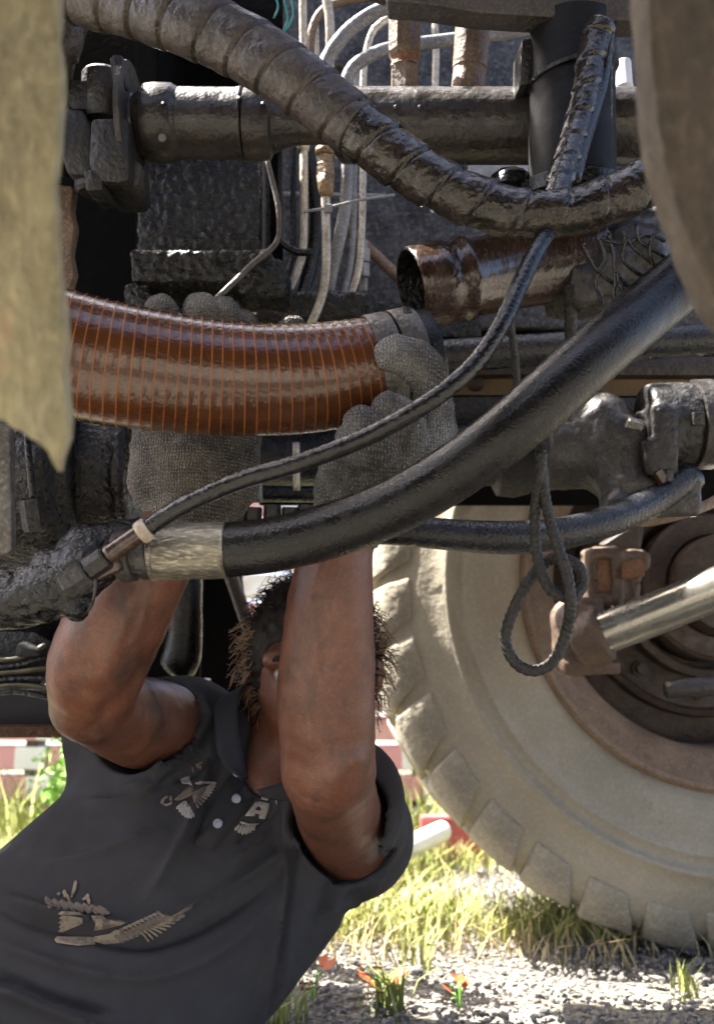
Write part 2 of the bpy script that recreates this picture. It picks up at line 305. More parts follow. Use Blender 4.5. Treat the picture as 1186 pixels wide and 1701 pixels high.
# noise on points
def hash3(i, s=0):
    h = (i[..., 0] * 374761393 + i[..., 1] * 668265263 + i[..., 2] * 2147483647 + s * 1274126177) & 0xffffffff
    h = ((h ^ (h >> 13)) * 1274126177) & 0xffffffff; h = h ^ (h >> 16); return (h & 0xffff) / 65535.0
def vnoise(p, s=0):
    p = np.asarray(p, float); i = np.floor(p).astype(np.int64); f = p - i; f = f * f * (3 - 2 * f); o = 0
    for a in (0, 1):
        for b in (0, 1):
            for c in (0, 1):
                wgt = (f[..., 0] if a else 1 - f[..., 0]) * (f[..., 1] if b else 1 - f[..., 1]) * (f[..., 2] if c else 1 - f[..., 2])
                o = o + wgt * hash3(i + np.array([a, b, c]), s)
    return o * 2 - 1
def fbm(p, sc, oc=3, s=0):
    o = 0; a = 1
    for k in range(oc): o = o + a * vnoise(np.asarray(p) * sc, s + k); sc *= 2.1; a *= .5
    return o
def vnormals(v, f):
    v = np.asarray(v); n = np.zeros_like(v); q = np.array([x[:4] if len(x) > 3 else [x[0], x[1], x[2], x[2]] for x in f])
    fn = np.cross(v[q[:, 2]] - v[q[:, 0]], v[q[:, 3]] - v[q[:, 1]])
    for k in range(4): np.add.at(n, q[:, k], fn)
    return n / (np.linalg.norm(n, axis=1, keepdims=True) + 1e-12)
def crusty(vf, amp, sc, s=0):
    v, f = np.asarray(vf[0], float), vf[1]; n = vnormals(v, f)
    return v + n * (amp * fbm(v, sc, 3, s))[:, None], f

# signed distances in camera space
def caps(p, a, b, ra, rb):
    a = np.asarray(a, np.float32); ab = np.asarray(b, np.float32) - a
    t = np.clip(((p - a) @ ab) / (ab @ ab), 0, 1); return np.linalg.norm(p - a - t[..., None] * ab, axis=-1) - (ra + (rb - ra) * t)
def smin(a, b, k):
    h = np.clip(.5 + .5 * (b - a) / k, 0, 1); return b * (1 - h) + a * h - k * h * (1 - h)
def smax(a, b, k): return -smin(-a, -b, k)
def sbox(p, c, h, r=.0):
    q = np.abs(p - np.asarray(c, np.float32)) - (np.asarray(h, np.float32) - r)
    return np.linalg.norm(np.maximum(q, 0), axis=-1) + np.minimum(q.max(-1), 0) - r
def sellip(p, c, r):
    r = np.asarray(r, np.float32); q = (p - np.asarray(c, np.float32)) / r; k = np.linalg.norm(q, axis=-1); return (k - 1) * r.min()
def scyl(p, a, b, r, rd=0.004):
    a = np.asarray(a, np.float32); ab = np.asarray(b, np.float32) - a; L = np.linalg.norm(ab); ab = ab / L
    t = (p - a) @ ab; rr = np.linalg.norm(p - a - t[..., None] * ab, axis=-1)
    q = np.stack([rr - r + rd, np.abs(t - L / 2) - L / 2 + rd], -1)
    return np.linalg.norm(np.maximum(q, 0), axis=-1) + np.minimum(q.max(-1), 0) - rd
def chain(p, pts, k=.01):
    """pts rows px x, y, depth, radius px"""
    o = None
    if len(pts) > 2: q = np.array(pts, float); e = np.concatenate([[2 * q[0] - q[1]], q, [2 * q[-1] - q[-2]]]); pts = [.5 * (2 * e[i + 1] + (e[i + 2] - e[i]) * t + (2 * e[i] - 5 * e[i + 1] + 4 * e[i + 2] - e[i + 3]) * t ** 2 + (3 * e[i + 1] - e[i] - 3 * e[i + 2] + e[i + 3]) * t ** 3) for i in range(len(q) - 1) for t in (0, .34, .67)] + [q[-1]]; k = .0012
    for a, b in zip(pts[:-1], pts[1:]):
        d = caps(p, cs(*a[:3]), cs(*b[:3]), a[3] * a[2] / FPX, b[3] * b[2] / FPX); o = d if o is None else smin(o, d, k)
    return o
def nets(fn, lo, hi, h):
    lo = np.asarray(lo, float); hi = np.asarray(hi, float); n = np.ceil((hi - lo) / h).astype(int) + 1
    ax = [(lo[i] + h * np.arange(n[i])).astype(np.float32) for i in range(3)]
    V = np.empty(n, np.float32)
    for i0 in range(0, n[0], 16):
        g = np.stack(np.meshgrid(ax[0][i0:i0 + 16], ax[1], ax[2], indexing='ij'), -1); V[i0:i0 + 16] = fn(g)
    ins = V < 0; c = ins[:-1, :-1, :-1].astype(np.int8)
    cnt = np.zeros(np.array(n) - 1, np.int8)
    for a in (0, 1):
        for b in (0, 1):
            for d in (0, 1): cnt += ins[a:n[0] - 1 + a, b:n[1] - 1 + b, d:n[2] - 1 + d]
    cell = np.argwhere((cnt > 0) & (cnt < 8)); idx = -np.ones(np.array(n) - 1, np.int64); idx[tuple(cell.T)] = np.arange(len(cell))
    acc = np.zeros((len(cell), 3)); k = np.zeros(len(cell))
    co = [(a, b, d) for a in (0, 1) for b in (0, 1) for d in (0, 1)]
    for o0 in co:
        for axi in range(3):
            if o0[axi]: continue
            o1 = list(o0); o1[axi] = 1
            A = V[tuple((cell + o0).T)]; B = V[tuple((cell + o1).T)]; mk_ = (A < 0) != (B < 0)
            t = np.where(mk_, A / np.where(mk_, A - B, 1), 0); pt = np.array(o0, float)[None].repeat(len(cell), 0); pt[:, axi] = t
            acc[mk_] += pt[mk_]; k[mk_] += 1
    v = lo + h * (cell + acc / k[:, None]); F = []
    for axi in range(3):
        b_, c_ = (axi + 1) % 3, (axi + 2) % 3
        s0 = [slice(None)] * 3; s1 = [slice(None)] * 3; s0[axi] = slice(0, -1); s1[axi] = slice(1, None)
        A = ins[tuple(s0)]; B = ins[tuple(s1)]; e = np.argwhere(A != B); e = e[(e[:, b_] > 0) & (e[:, c_] > 0) & (e[:, b_] < n[b_] - 1) & (e[:, c_] < n[c_] - 1)]
        if not len(e): continue
        q = []
        for db, dc in ((-1, -1), (0, -1), (0, 0), (-1, 0)):
            g = e.copy(); g[:, b_] += db; g[:, c_] += dc; q.append(idx[tuple(g.T)])
        q = np.stack(q, -1); fl = ~A[tuple(e.T)]; q[fl] = q[fl][:, ::-1]; F.append(q)
    # orientation: camera space is left-handed against world axes chosen here, so flip
    F = np.concatenate(F)[:, ::-1]
    return c2w(v), F.tolist()

#PART2
# ------------------------------------------------------------------ ground
gs = [-300, -60, -12, -5, 5, 12, 60, 300]
gv = []; gf = []
xs = np.concatenate([[-300, -60, -12], np.linspace(-4, 4, 81), [12, 60, 300]]); ys = np.concatenate([[-300, -60, -12], np.linspace(-3, 6, 91), [12, 60, 300]])
GX, GY = np.meshgrid(xs, ys, indexing='ij'); GZ = np.where((np.abs(GX) < 5) & (GY > -4) & (GY < 7), .008 * fbm(np.stack([GX, GY, GX * 0], -1), 2.5, 3) - .008, -.01)
gv = np.stack([GX, GY, GZ], -1).reshape(-1, 3); ny = len(ys)
for i in range(len(xs) - 1):
    for j in range(ny - 1): gf.append([i * ny + j, (i + 1) * ny + j, (i + 1) * ny + j + 1, i * ny + j + 1])
tag(mk('ground', (gv, gf), 'ground', local=True), 'pale gravelly ground under and beyond the truck', kind='structure')

# gravel (uncountable)
ico = bmesh.new(); bmesh.ops.create_icosphere(ico, subdivisions=1, radius=1); ico.verts.index_update()
IV = np.array([v.co for v in ico.verts]); IF = np.array([[q.index for q in f.verts] for f in ico.faces]); ico.free()
def stones(n, xr, yr, smin_, smax_):
    c = np.stack([RNG.uniform(*xr, n), RNG.uniform(*yr, n), np.zeros(n)], -1); s = smin_ + (smax_ - smin_) * RNG.random(n) ** 3
    v = IV[None] * (1 + .3 * RNG.standard_normal((n, len(IV), 1)).clip(-1.2, 1.2)) * s[:, None, None] * RNG.uniform(.6, 1.25, (n, 1, 3)) * np.array([1, 1, .65])
    a = RNG.uniform(0, 6.28, n); ca, sa = np.cos(a)[:, None], np.sin(a)[:, None]
    x = v[..., 0] * ca - v[..., 1] * sa; y = v[..., 0] * sa + v[..., 1] * ca; v = np.stack([x, y, v[..., 2]], -1)
    v += c[:, None]; v[..., 2] += .001 + s[:, None] * .2
    return v.reshape(-1, 3), (IF[None] + (np.arange(n) * len(IV))[:, None, None]).reshape(-1, 3).tolist()
g = join([stones(1500, (-.7, 1.5), (.85, 2.6), .005, .011), stones(34000, (-.7, 1.5), (.85, 2.6), .002, .0065), stones(300, (-.7, 1.5), (.85, 2.6), .008, .016), stones(2500, (-3, 2.5), (1.8, 3.4), .005, .02)])
tag(mk('gravel', g, 'stone', smooth=False), 'loose pale gravel strewn below the tyre', 'gravel', kind='stuff')

# grass
def blades(n, xr, yr, hr, wid=.004, spread=.5, centre=None, dens=None):
    if centre is None:
        c = np.stack([RNG.uniform(*xr, n * 3), RNG.uniform(*yr, n * 3), np.zeros(n * 3)], -1)
        m = fbm(c, 3.2, 2, 5) + .35 * RNG.standard_normal(len(c)) > (dens if dens is not None else -9); c = c[m][:n]; n = len(c)
    else: c = np.array(centre)[None] + np.stack([RNG.normal(0, xr, n), RNG.normal(0, xr, n), np.zeros(n)], -1)
    h = RNG.uniform(*hr, n); a = RNG.uniform(0, 6.28, n); l = RNG.uniform(.1, spread, n) * h
    dx = np.stack([np.cos(a) * l, np.sin(a) * l, np.zeros(n)], -1); b = a + 1.57 + RNG.normal(0, .8, n)
    wv = np.stack([np.cos(b), np.sin(b), np.zeros(n)], -1) * wid * RNG.uniform(.5, 1.2, (n, 1)); up = np.array([0, 0, 1.0])
    m1 = c + dx * .35 + up * (h * .55)[:, None]; tp = c + dx * 1.2 + up * h[:, None]
    v = np.stack([c - wv - up * .01, c + wv - up * .01, m1 + wv * .8, m1 - wv * .8, tp], 1).reshape(-1, 3); k = np.arange(n)[:, None] * 5
    f = np.concatenate([k + [0, 1, 2, 3]], 0).tolist() + (k + [3, 2, 4]).tolist()
    return v, f
g = join([blades(26000, (-1.6, 2.0), (1.72, 3.0), (.02, .08), .0024, 1.3, dens=-.12), blades(9000, (-3.5, 2.6), (2.6, 3.6), (.06, .24), .004, .8, dens=-.3)])
tag(mk('grass', g, 'green'), 'sunlit yellow green grass growing behind the tyre', 'grass', kind='stuff')
M['straw'] = mat('dry_straw_grass', (.46, .38, .20), (.30, .23, .10), 8, .8, .1)
g = blades(9000, (-1.6, 2.0), (1.60, 3.0), (.015, .07), .0018, 1.6, dens=-.1)
tag(mk('dry_grass', g, 'straw'), 'dry straw coloured grass mixed into the green', 'grass', kind='stuff')

def gpt(x, y):      # ground point seen at pixel x, y
    k = (y - 850.5) / FPX; d = CAM_H / (k * math.cos(PITCH) - math.sin(PITCH)); return P(x, y, d)
def tuft(px, py, n, h, label, group=None):
    c = gpt(px, py); c[2] = 0
    t = thing('grass_tuft', label, 'grass tuft', c, group)
    mk('blades', blades(n, .014, None, (h * .5, h), .0026, .9, centre=c), 'green', t); return t
tuft(645, 1672, 60, .065, 'green grass tuft among small red leaves on the gravel')
tuft(690, 1598, 26, .07, 'thin pale grass tuft at the edge of the gravel')
tuft(1135, 1650, 18, .05, 'tiny lone grass sprout on gravel below the tyre')
tuft(500, 1600, 40, .07, 'low grass tuft on gravel beside the shirt hem')
tuft(470, 1695, 40, .055, 'green sprouting tuft beside yellow petals near the shirt')
def leafplant(px, py, n, h, label, m, name='weed_plant', lw=.012):
    c = gpt(px, py); c[2] = 0; t = thing(name, label, 'plant', c); 
    st = []; lf = []
    for i in range(n):
        a = RNG.uniform(0, 6.28); e = c + np.array([math.cos(a), math.sin(a), 0]) * RNG.uniform(.1, .6) * h; e[2] = h * RNG.uniform(.3, 1)
        mid = (c + e) / 2; mid[2] += .2 * h; st.append(sweep(catmull([c - [0, 0, .01], mid, e], h / 6), .0012, 5))
        u = np.array([math.cos(a), math.sin(a), .4]); s = np.array([-math.sin(a), math.cos(a), .3]) ; L_ = lw * 1.8
        lf.append(([e, e + u * L_ * .5 + s * lw * .5, e + u * L_, e + u * L_ * .5 - s * lw * .5], [[0, 1, 2, 3]]))
    mk('stem', join(st), 'leaf', t)
    for q in lf: mk('leaf', q, m, t)
    return t
leafplant(640, 1668, 14, .05, 'small red leaved weed round the green grass tuft', 'redleaf', lw=.016)
leafplant(520, 1662, 5, .045, 'red leaved seedling on gravel close to the shirt', 'redleaf', lw=.017)
leafplant(765, 1672, 6, .03, 'orange leaved seedling on the open gravel', 'redleaf', lw=.012)
leafplant(408, 1700, 5, .025, 'yellow petalled weed beside the shirt hem', 'yellow', lw=.014)

# barrier planks stacked behind
YST = 3.05
ORD = ['bottom', 'second', 'third', 'fourth', 'fifth', 'sixth', 'seventh', 'eighth', 'ninth', 'tenth', 'eleventh', 'topmost']
g = wbox((-.62, -.045, -.037), (.62, .045, .037), .004)
me0 = None
for r in range(12):
    for c in range(2):
        x = -1.62 + c * 1.256 + (0.06 if r % 2 else 0) + random.uniform(-.02, .02)
        if me0 is None: o = mk('barrier_plank', g, 'plank', local=True, smooth=False); me0 = o.data
        else: o = bpy.data.objects.new('barrier_plank', me0); COL.objects.link(o)
        o.location = (x, YST + random.uniform(-.012, .012), .037 + r * .093); o.rotation_euler.z = random.uniform(-.008, .008)
        tag(o, 'red and white painted barrier plank in the %s row of the stack' % ORD[r], 'plank', 'stacked barrier planks')
b0 = None
for r in range(11):
    for k, x in enumerate((-2.15, -1.05, -.9, .2)):
        if b0 is None: o = mk('spacer_batten', wbox((-.02, -.04, -.0105), (.02, .04, .0105), .002), 'rail', local=True, smooth=False); b0 = o.data
        else: o = bpy.data.objects.new('spacer_batten', b0); COL.objects.link(o)
        o.location = (x, YST, .037 + r * .093 + .0465)
        tag(o, 'thin brown spacer batten between stacked barrier planks', 'batten', 'spacer battens')
# tall bright weed in front of the planks
c = gpt(100, 1415); c[2] = 0
t = thing('climbing_weed', 'tall bright green leafy weed in front of the plank stack', 'plant', c)
st = []; lf = []
for i in range(9):
    e = c + np.array([RNG.normal(-.02, .03), RNG.normal(.12, .05), RNG.uniform(.25, .50)]); mid = (c + e) / 2 + np.array([RNG.normal(0, .03), 0, .02]); q = catmull([c + [RNG.normal(0, .03), 0, -.01], mid, e], .03)
    st.append(sweep(q, .002, 5))
    for k in range(70):
        p0 = q[RNG.integers(2, len(q))] + RNG.normal(0, .022, 3); u = RNG.normal(0, 1, 3); u /= np.linalg.norm(u); s = np.cross(u, RNG.normal(0, 1, 3)); s /= np.linalg.norm(s); L_ = RNG.uniform(.014, .03)
        lf.append(([p0, p0 + u * L_ * .5 + s * L_ * .3, p0 + u * L_, p0 + u * L_ * .5 - s * L_ * .3], [[0, 1, 2, 3]]))
mk('stem', join(st), 'leaf', t); mk('foliage', join(lf), 'leaf', t)
# white plank leaning in the grass
a = P(560, 1530, 1.95); b = P(735, 1380, 2.35)
a[2] = .03
g = sweep(np.array([a, a * .5 + b * .5, b]), [.028, .028, .026], 12)
tag(mk('white_board', g, 'whiteboard', angle=30), 'white painted post lying tilted in the grass beside the tyre', 'post')
o = tag(mk('red_board', wbox((.17, 2.5, -.01), (.34, 2.56, .11), .004), M['rust'], smooth=False), 'faded red board standing in grass behind the white post', 'board')
o.data.materials[0] = mat('faded_red_paint', (.42, .10, .10), (.3, .07, .07), 8, .7)

# ------------------------------------------------------------------ truck frame
TF = thing('truck_underbody', 'greasy black underside frame of the truck with rails and plates', 'truck frame', (0, 1.4, 0))
def tf(name, vf, m, **k): return mk(name, vf, m, TF, **k)
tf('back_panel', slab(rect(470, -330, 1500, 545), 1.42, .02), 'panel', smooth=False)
tf('unlit_backing', wbox((-1.9, 1.40, .78), (.12, 1.42, 1.80), .003), 'void', smooth=False)  # black sheet put where the recess is simply unlit
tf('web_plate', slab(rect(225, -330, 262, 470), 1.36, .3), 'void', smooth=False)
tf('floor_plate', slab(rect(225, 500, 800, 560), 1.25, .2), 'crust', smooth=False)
# unseen deck added to shade the underside, with gaps left for sun
tf('added_shade_deck', wbox((-2.6, .78, 1.62), (2.6, .91, 1.66), .004), 'darkpanel', smooth=False)
tf('added_shade_deck', wbox((-2.6, 1.16, 1.62), (2.6, 1.37, 1.66), .004), 'darkpanel', smooth=False)
tf('added_shade_deck', wbox((-2.6, .915, 1.615), (-.62, 1.155, 1.655), .004), 'darkpanel', smooth=False)  # added filler closing the left end of the sun slot
tf('added_shade_deck', wbox((-2.6, -.78, 1.62), (2.6, -.05, 1.66), .004), 'darkpanel', smooth=False)
tf('added_shade_plate', wbox((-.95, .40, 1.60), (.10, .775, 1.64), .004), 'darkpanel', smooth=False)  # unseen plate added to keep sun off the foreground flaps
tf('added_sky_block', wbox((-2.6, -.74, .72), (2.6, -.64, 1.61), .006), 'darkpanel', smooth=False)  # unseen rail added to block low sky behind the camera
tf('cross_member', wbox((-1.0, .80, 1.56), (-.9, 1.25, 1.62), .004), 'darkpanel', smooth=False)
tf('cross_member', wbox((.9, .80, 1.56), (1.0, 1.25, 1.62), .004), 'darkpanel', smooth=False)
# top beam
tf('top_beam', crusty(slab([(640, -260), (1180, -260), (1180, 36), (1000, 34), (800, 22), (700, 6), (645, 4)], .90, .035, .004), .0008, 60), 'beam', angle=40)
tf('beam_lip', slab([(606, -80), (642, -80), (642, 0), (606, -12)], .96, .015, .003), 'beam', angle=40)
# lower rails
tf('lower_rail', slab([(700, 596), (1400, 590), (1400, 625), (700, 622)], 1.30, .10, .003), 'rail', angle=40)
tf('rail_web', slab([(690, 624), (1400, 628), (1400, 660), (690, 656)], 1.34, .03, .002), mat('tan_rail_web', (.24, .16, .085), (.12, .085, .05), 8, .6, .1, .3, 90), angle=40)
tf('lower_rail', slab([(690, 658), (1400, 662), (1400, 700), (690, 700)], 1.30, .10, .003), 'grime', angle=40)
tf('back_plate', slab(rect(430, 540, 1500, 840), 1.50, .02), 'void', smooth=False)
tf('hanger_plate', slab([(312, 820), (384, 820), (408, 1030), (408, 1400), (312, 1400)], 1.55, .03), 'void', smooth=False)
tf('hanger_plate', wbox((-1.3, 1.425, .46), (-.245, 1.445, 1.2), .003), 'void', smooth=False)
# left lower beam and its rusty flange
tf('side_beam', slab(rect(-700, 1146, 335, 1206), 1.40, .10, .003), mat('dark_blue_grey_beam', (.042, .042, .05), (.026, .026, .03), 6, .5, .1, .2, 90), angle=40)
tf('beam_flange', slab(rect(-700, 1207, 335, 1226), 1.385, .13, .002), 'rust', angle=40)
tf('frame_rivet', hose([(790, 636, 1.335, 15), (790, 636, 1.325, 14)], n=12), 'rail')

# axle tube behind the hoses
AX = thing('axle_tube', 'smooth blue grey axle tube behind the gloves and thick hose', 'axle', P(600, 760, 1.28))
mk('tube', lathe(P(60, 768, 1.28), P(905, 752, 1.28), [(0, .045), (.5, .0455), (.97, .0455), (.98, .054), (1, .054)]), 'bluehose', AX, angle=40)
mk('collar', lathe(P(815, 752, 1.28), P(880, 748, 1.28), [(0, .050), (.1, .062), (.5, .066), (.9, .062), (1, .05)]), 'cast', AX, angle=40)
br = []
for i, x in enumerate((398, 420, 452, 482, 508)):
    mk('flange_bolt', hexnut(x, 872, x + 1, 838 + i % 2 * 4, 1.16, 15, rot=.2 + i), 'castlt', AX, smooth=False)
mk('bolt_flange', slab(rect(385, 868, 640, 892), 1.14, .05), 'cast', AX, angle=40)
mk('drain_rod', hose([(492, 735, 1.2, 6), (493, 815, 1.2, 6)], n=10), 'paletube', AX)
mk('drain_rod', hose([(428, 790, 1.2, 7), (430, 835, 1.2, 7)], n=10), 'greyhose', AX)
mk('guide_rod', hose([(425, 820, 1.22, 14), (640, 822, 1.22, 14)], n=14), 'bluehose', AX)

# left axle housing casting
H = thing('axle_housing', 'big black greasy axle housing with ribbed flange behind the canvas flap', 'axle housing', P(100, 900, 1.0))
def f_h(p):
    a = scyl(p, cs(-160, 800, 1.08), cs(138, 790, 1.08), .125, .012)
    b = scyl(p, cs(128, 790, 1.08), cs(160, 790, 1.08), .105, .008)
    c = scyl(p, cs(150, 785, 1.08), cs(222, 780, 1.08), .078, .008)
    d = scyl(p, cs(214, 780, 1.08), cs(234, 780, 1.08), .086, .005)
    return smin(smin(smin(a, b, .012), c, .01), d, .004)
lo = cs(-170, 800, 1.08) - [.02, .2, .2]; hi = cs(240, 780, 1.08) + [.02, .2, .2]
mk('casting', crusty(nets(f_h, lo, hi, .0055), .0016, 70), 'grime', H)
mk('breather_pipe', hose([(45, 715, .95, 6), (50, 780, .945, 6), (56, 835, .945, 6)], n=10), 'rubber_oil', H)
mk('pipe_nut', hexnut(52, 830, 60, 882, .94, 20), 'cast', H, smooth=False)
mk('seal_drip', hose([(222, 800, 1.0, 5), (228, 835, .995, 8), (230, 850, .995, 4)], n=8), mat('wet_grease', (.25, .28, .3), (.05, .05, .055), 90, .12, .05, .8, 200), H)
tag(mk('edge_bracket', slab([(-60, 700), (16, 705), (19, 915), (12, 922), (-60, 918)], .66, .012), 'steel', angle=40), 'flat grey bracket plate beside the axle housing', 'bracket')

# leaf spring at far left
LS = thing('leaf_spring', 'stack of curved dark leaf springs above the side beam', 'leaf spring', P(0, 1150, 1.25))
for i in range(6):
    y = 1090 + i * 11
    pts = [(-160, y + 6 + i, 1.27), (-40, y + 6 + i * .8, 1.265), (30, y + 4, 1.26), (75 + i * 4, y - 18 + i * 7, 1.255)]
    q = catmull([P(*a) for a in pts], .01); mk('spring_leaf', sweep(q, .0038, 8, sy=1.0), mat('spring_steel', (.16, .14, .07), (.04, .036, .03), 20, .35, .1, metal=.3) if i == 0 else 'grime', LS)
    if i % 2 == 0: LS.children[-1].data.materials[0] = bpy.data.materials['spring_steel']
mk('spring_pack', slab([(-200, 1040), (60, 1050), (92, 1070), (96, 1110), (60, 1146), (-200, 1146)], 1.275, .06, .004), 'grime', LS, angle=40)
tag(mk('spring_clip', slab([(30, 1068), (62, 1080), (66, 1092), (24, 1092)], 1.24, .03, .004), 'cast', angle=40), 'small dark clip holding the leaf spring', 'clip')

# shock absorber behind the man's forearm
g = hose([(306, 890, 1.22, 28), (308, 980, 1.22, 28), (306, 1060, 1.22, 30), (300, 1095, 1.22, 33), (292, 1113, 1.22, 28), (288, 1120, 1.22, 12)], n=24)
SA = thing('shock_absorber', 'black rounded shock absorber hanging behind the bent forearm', 'shock absorber', P(300, 1120, 1.22))
mk('body', crusty(g, .001, 60), 'rubber', SA); mk('top_mount', lathe(P(306, 860, 1.22), P(306, 900, 1.22), [(0, .03), (.8, .03), (1, .024)]), 'cast', SA, angle=40)
g = hose([(380, 945, 1.5, 12), (396, 990, 1.5, 12), (416, 1050, 1.5, 12)], n=10)
tag(mk('brace_bar', g, 'rail'), 'slanted brown brace bar beside the dark hanger plate', 'brace')

# gearbox with thick crust
GB = thing('gearbox', 'square black gearbox coated in thick crusted grease under the drive shaft', 'gearbox', P(345, 500, 1.2))
lo = cs(235, 500, 1.1) - [.01, .01, .03]; hi = cs(480, 200, 1.3) + [.02, .01, .04]
def f_gb(p): return sbox(p, cs(345, 330, 1.2), (.0765, .105, .07), .004)
v, f = nets(f_gb, cs(345, 330, 1.2) - np.array([.09, .115, .08]), cs(345, 330, 1.2) + np.array([.09, .115, .08]), .0028)
mk('housing', crusty((v, f), .0022, 190), 'crust', GB)
def f_gf(p): return smin(sbox(p, cs(350, 468, 1.16), (.084, .020, .075), .005), smin(sbox(p, cs(440, 478, 1.14), (.03, .024, .05), .012), sbox(p, cs(470, 520, 1.2), (.12, .02, .05), .012), .01), .012)
v, f = nets(f_gf, cs(350, 468, 1.16) - np.array([.1, .08, .1]), cs(350, 468, 1.16) + np.array([.24, .06, .12]), .003)
mk('flange', crusty((v, f), .0022, 150, 3), 'crust', GB)
mk('edge_strip', hose([(439, 262, 1.11, 3), (439, 430, 1.11, 3)], n=8), 'castlt', GB)
tag(mk('hanger_strap', crusty(slab([(60, 300), (121, 310), (118, 350), (124, 375), (118, 420), (123, 455), (116, 480), (60, 490)], 1.02, .02, .003), .001, 60), 'tantube', angle=40), 'narrow brown ragged strap hanging beside the canvas flap', 'strap')
tag(mk('valve_block', crusty(slab([(205, 470), (250, 462), (262, 560), (205, 570)], 1.1, .06, .006), .002, 80), 'crust', angle=40), 'small crusted block behind the amber hose', 'block')

# ------------------------------------------------------------------ drive shaft
DS = thing('drive_shaft', 'thick dusty drive shaft running across with a slip sleeve', 'drive shaft', P(600, 270, 1.0))
d = 1.0; k = d / FPX
def shx(a, b, prof, m, name, ya=205, yb=208, n=40): return mk(name, lathe(P(a, ya, d), P(b, yb, d), [((x - a) / (b - a), r * k) for x, r in prof], n), m, DS, angle=35)
shx(206, 300, [(206, 34), (214, 50), (228, 47), (240, 56), (246, 61), (262, 63), (290, 62), (294, 59), (300, 56)], 'shaft', 'yoke_collar', 206, 205)
shx(296, 410, [(296, 55), (304, 56), (394, 56), (402, 58), (404, 57), (406, 50), (410, 50)], 'shaft', 'slip_sleeve', 205, 206)
shx(408, 500, [(408, 57), (440, 57), (450, 54), (454, 46), (476, 36), (500, 32)], 'shaft', 'sleeve_end', 206, 208)
shx(494, 562, [(494, 31), (545, 31), (562, 50)], 'shaft', 'neck', 208, 208)
shx(555, 1180, [(555, 46), (566, 58), (572, 60), (1180, 61)], 'shaft', 'tube', 209, 211)
mk('grease_nipple', hexnut(270, 231, 270, 229, .957, 7, 8, d1=.945), 'steel', DS, smooth=False)
for x, y in ((272, 173), (398, 164), (437, 173)): mk('set_screw', lathe(P(x, y, .975), P(x, y, .955), [(0, .0028), (.8, .0028), (1, .001)], 8), 'cast', DS)
for x in (622, 657, 697): mk('weld_bead', lathe(P(x, 179, .972), P(x, 179, .958), [(0, .004), (.7, .0038), (1, .0015)], 8), 'shaft', DS)
# universal joint
UJ = thing('universal_joint', 'blocky dark universal joint at the end of the drive shaft', 'universal joint', P(165, 315, 1.0))
mk('joint_flange', lathe(P(212, 206, 1), P(224, 206, 1), [(0, .060), (.15, .064), (.85, .064), (1, .060)], 40), 'castlt', UJ, angle=35)
mk('yoke', slab([(150, 194), (214, 194), (216, 300), (196, 304), (158, 302), (146, 270)], .95, .10, .006), 'cast', UJ, angle=40)
mk('yoke', slab([(98, 176), (138, 180), (150, 206), (160, 282), (146, 292), (112, 290), (98, 250)], .97, .09, .006), 'cast', UJ, angle=40)
mk('bearing_cap', lathe(P(172, 120, 1), P(172, 200, 1), [(0, .020), (.06, .023), (.9, .023), (1, .02)], 24), 'cast', UJ, angle=35)
mk('bearing_cap', lathe(P(165, 298, 1), P(165, 322, 1), [(0, .026), (.8, .026), (1, .022)], 24), 'cast', UJ, angle=35)
mk('cap_bolt', hexnut(195, 96, 203, 150, .96, 12), 'cast', UJ, smooth=False)
mk('yoke_lug', slab([(112, 130), (150, 132), (150, 182), (114, 182)], .98, .06, .004), 'cast', UJ, angle=40)
mk('yoke_lug', slab([(138, 280), (168, 280), (172, 316), (142, 318)], .95, .06, .004), 'cast', UJ, angle=40)
mk('yoke_lug', slab([(212, 262), (236, 270), (230, 308), (214, 312)], .97, .04, .004), 'castlt', UJ, angle=40)
mk('spindle', lathe(P(40, 230, 1.0), P(120, 230, 1.0), [(0, .04), (.8, .04), (1, .03)], 24), 'grime', UJ, angle=35)

# vertical post
VP = thing('lift_cylinder', 'wide dark oily upright cylinder crossing in front of the drive shaft', 'cylinder', P(950, 310, .93))
mk('barrel', lathe(P(950, 40, .935), P(950, 330, .935), [(0, .0435), (.62, .0435), (.63, .0445), (1, .0445)], 40), mat('dark_barrel', (.007, .006, .0058), (.003, .0028, .0028), 8, .6, .12, .08, 120, c3=(.015, .010, .008), speck=.12, spec=.2), VP, angle=35)
mk('clamp_band', lathe(P(950, 122, .935), P(952, 132, .935), [(0, .044), (.2, .047), (.8, .047), (1, .044)], 40), 'grime', VP, angle=35)
mk('wear_plate', slab([(990, 60), (1028, 62), (1020, 110), (1020, 300), (1000, 306), (996, 180)], .905, .03, .004), mat('oil_wet_plate', (.05, .055, .055), (.012, .013, .013), 60, .14, .08, .9, 150, c3=(.09, .10, .10)), VP, angle=40)
mk('base_ring', lathe(P(950, 300, .935), P(950, 332, .935), [(0, .045), (.3, .055), (1, .055)], 40), 'rubber_oil', VP, angle=35)
mk('side_block', slab([(866, 62), (900, 62), (882, 140), (862, 142)], .93, .05, .004), 'cast', VP, angle=40)
tag(mk('oil_cap', crusty(lathe(P(848, 318, .95), P(848, 284, .95), [(0, .016), (.2, .022), (.7, .021), (.85, .017), (1, .012)], 16), .0014, 120), 'rubber_oil', angle=40), 'black knobbly oil cap behind the wrapped hose', 'cap')
tag(mk('white_cap', lathe(P(1036, 148, 1.1), P(1036, 100, 1.1), [(0, .008), (.06, .011), (.1, .011), (.12, .0105), (.9, .0085), (1, .007)], 20), 'whitecap', angle=35), 'small white plastic cap above the drive shaft', 'plastic_cap')  # just a white cap, no bottle is meant
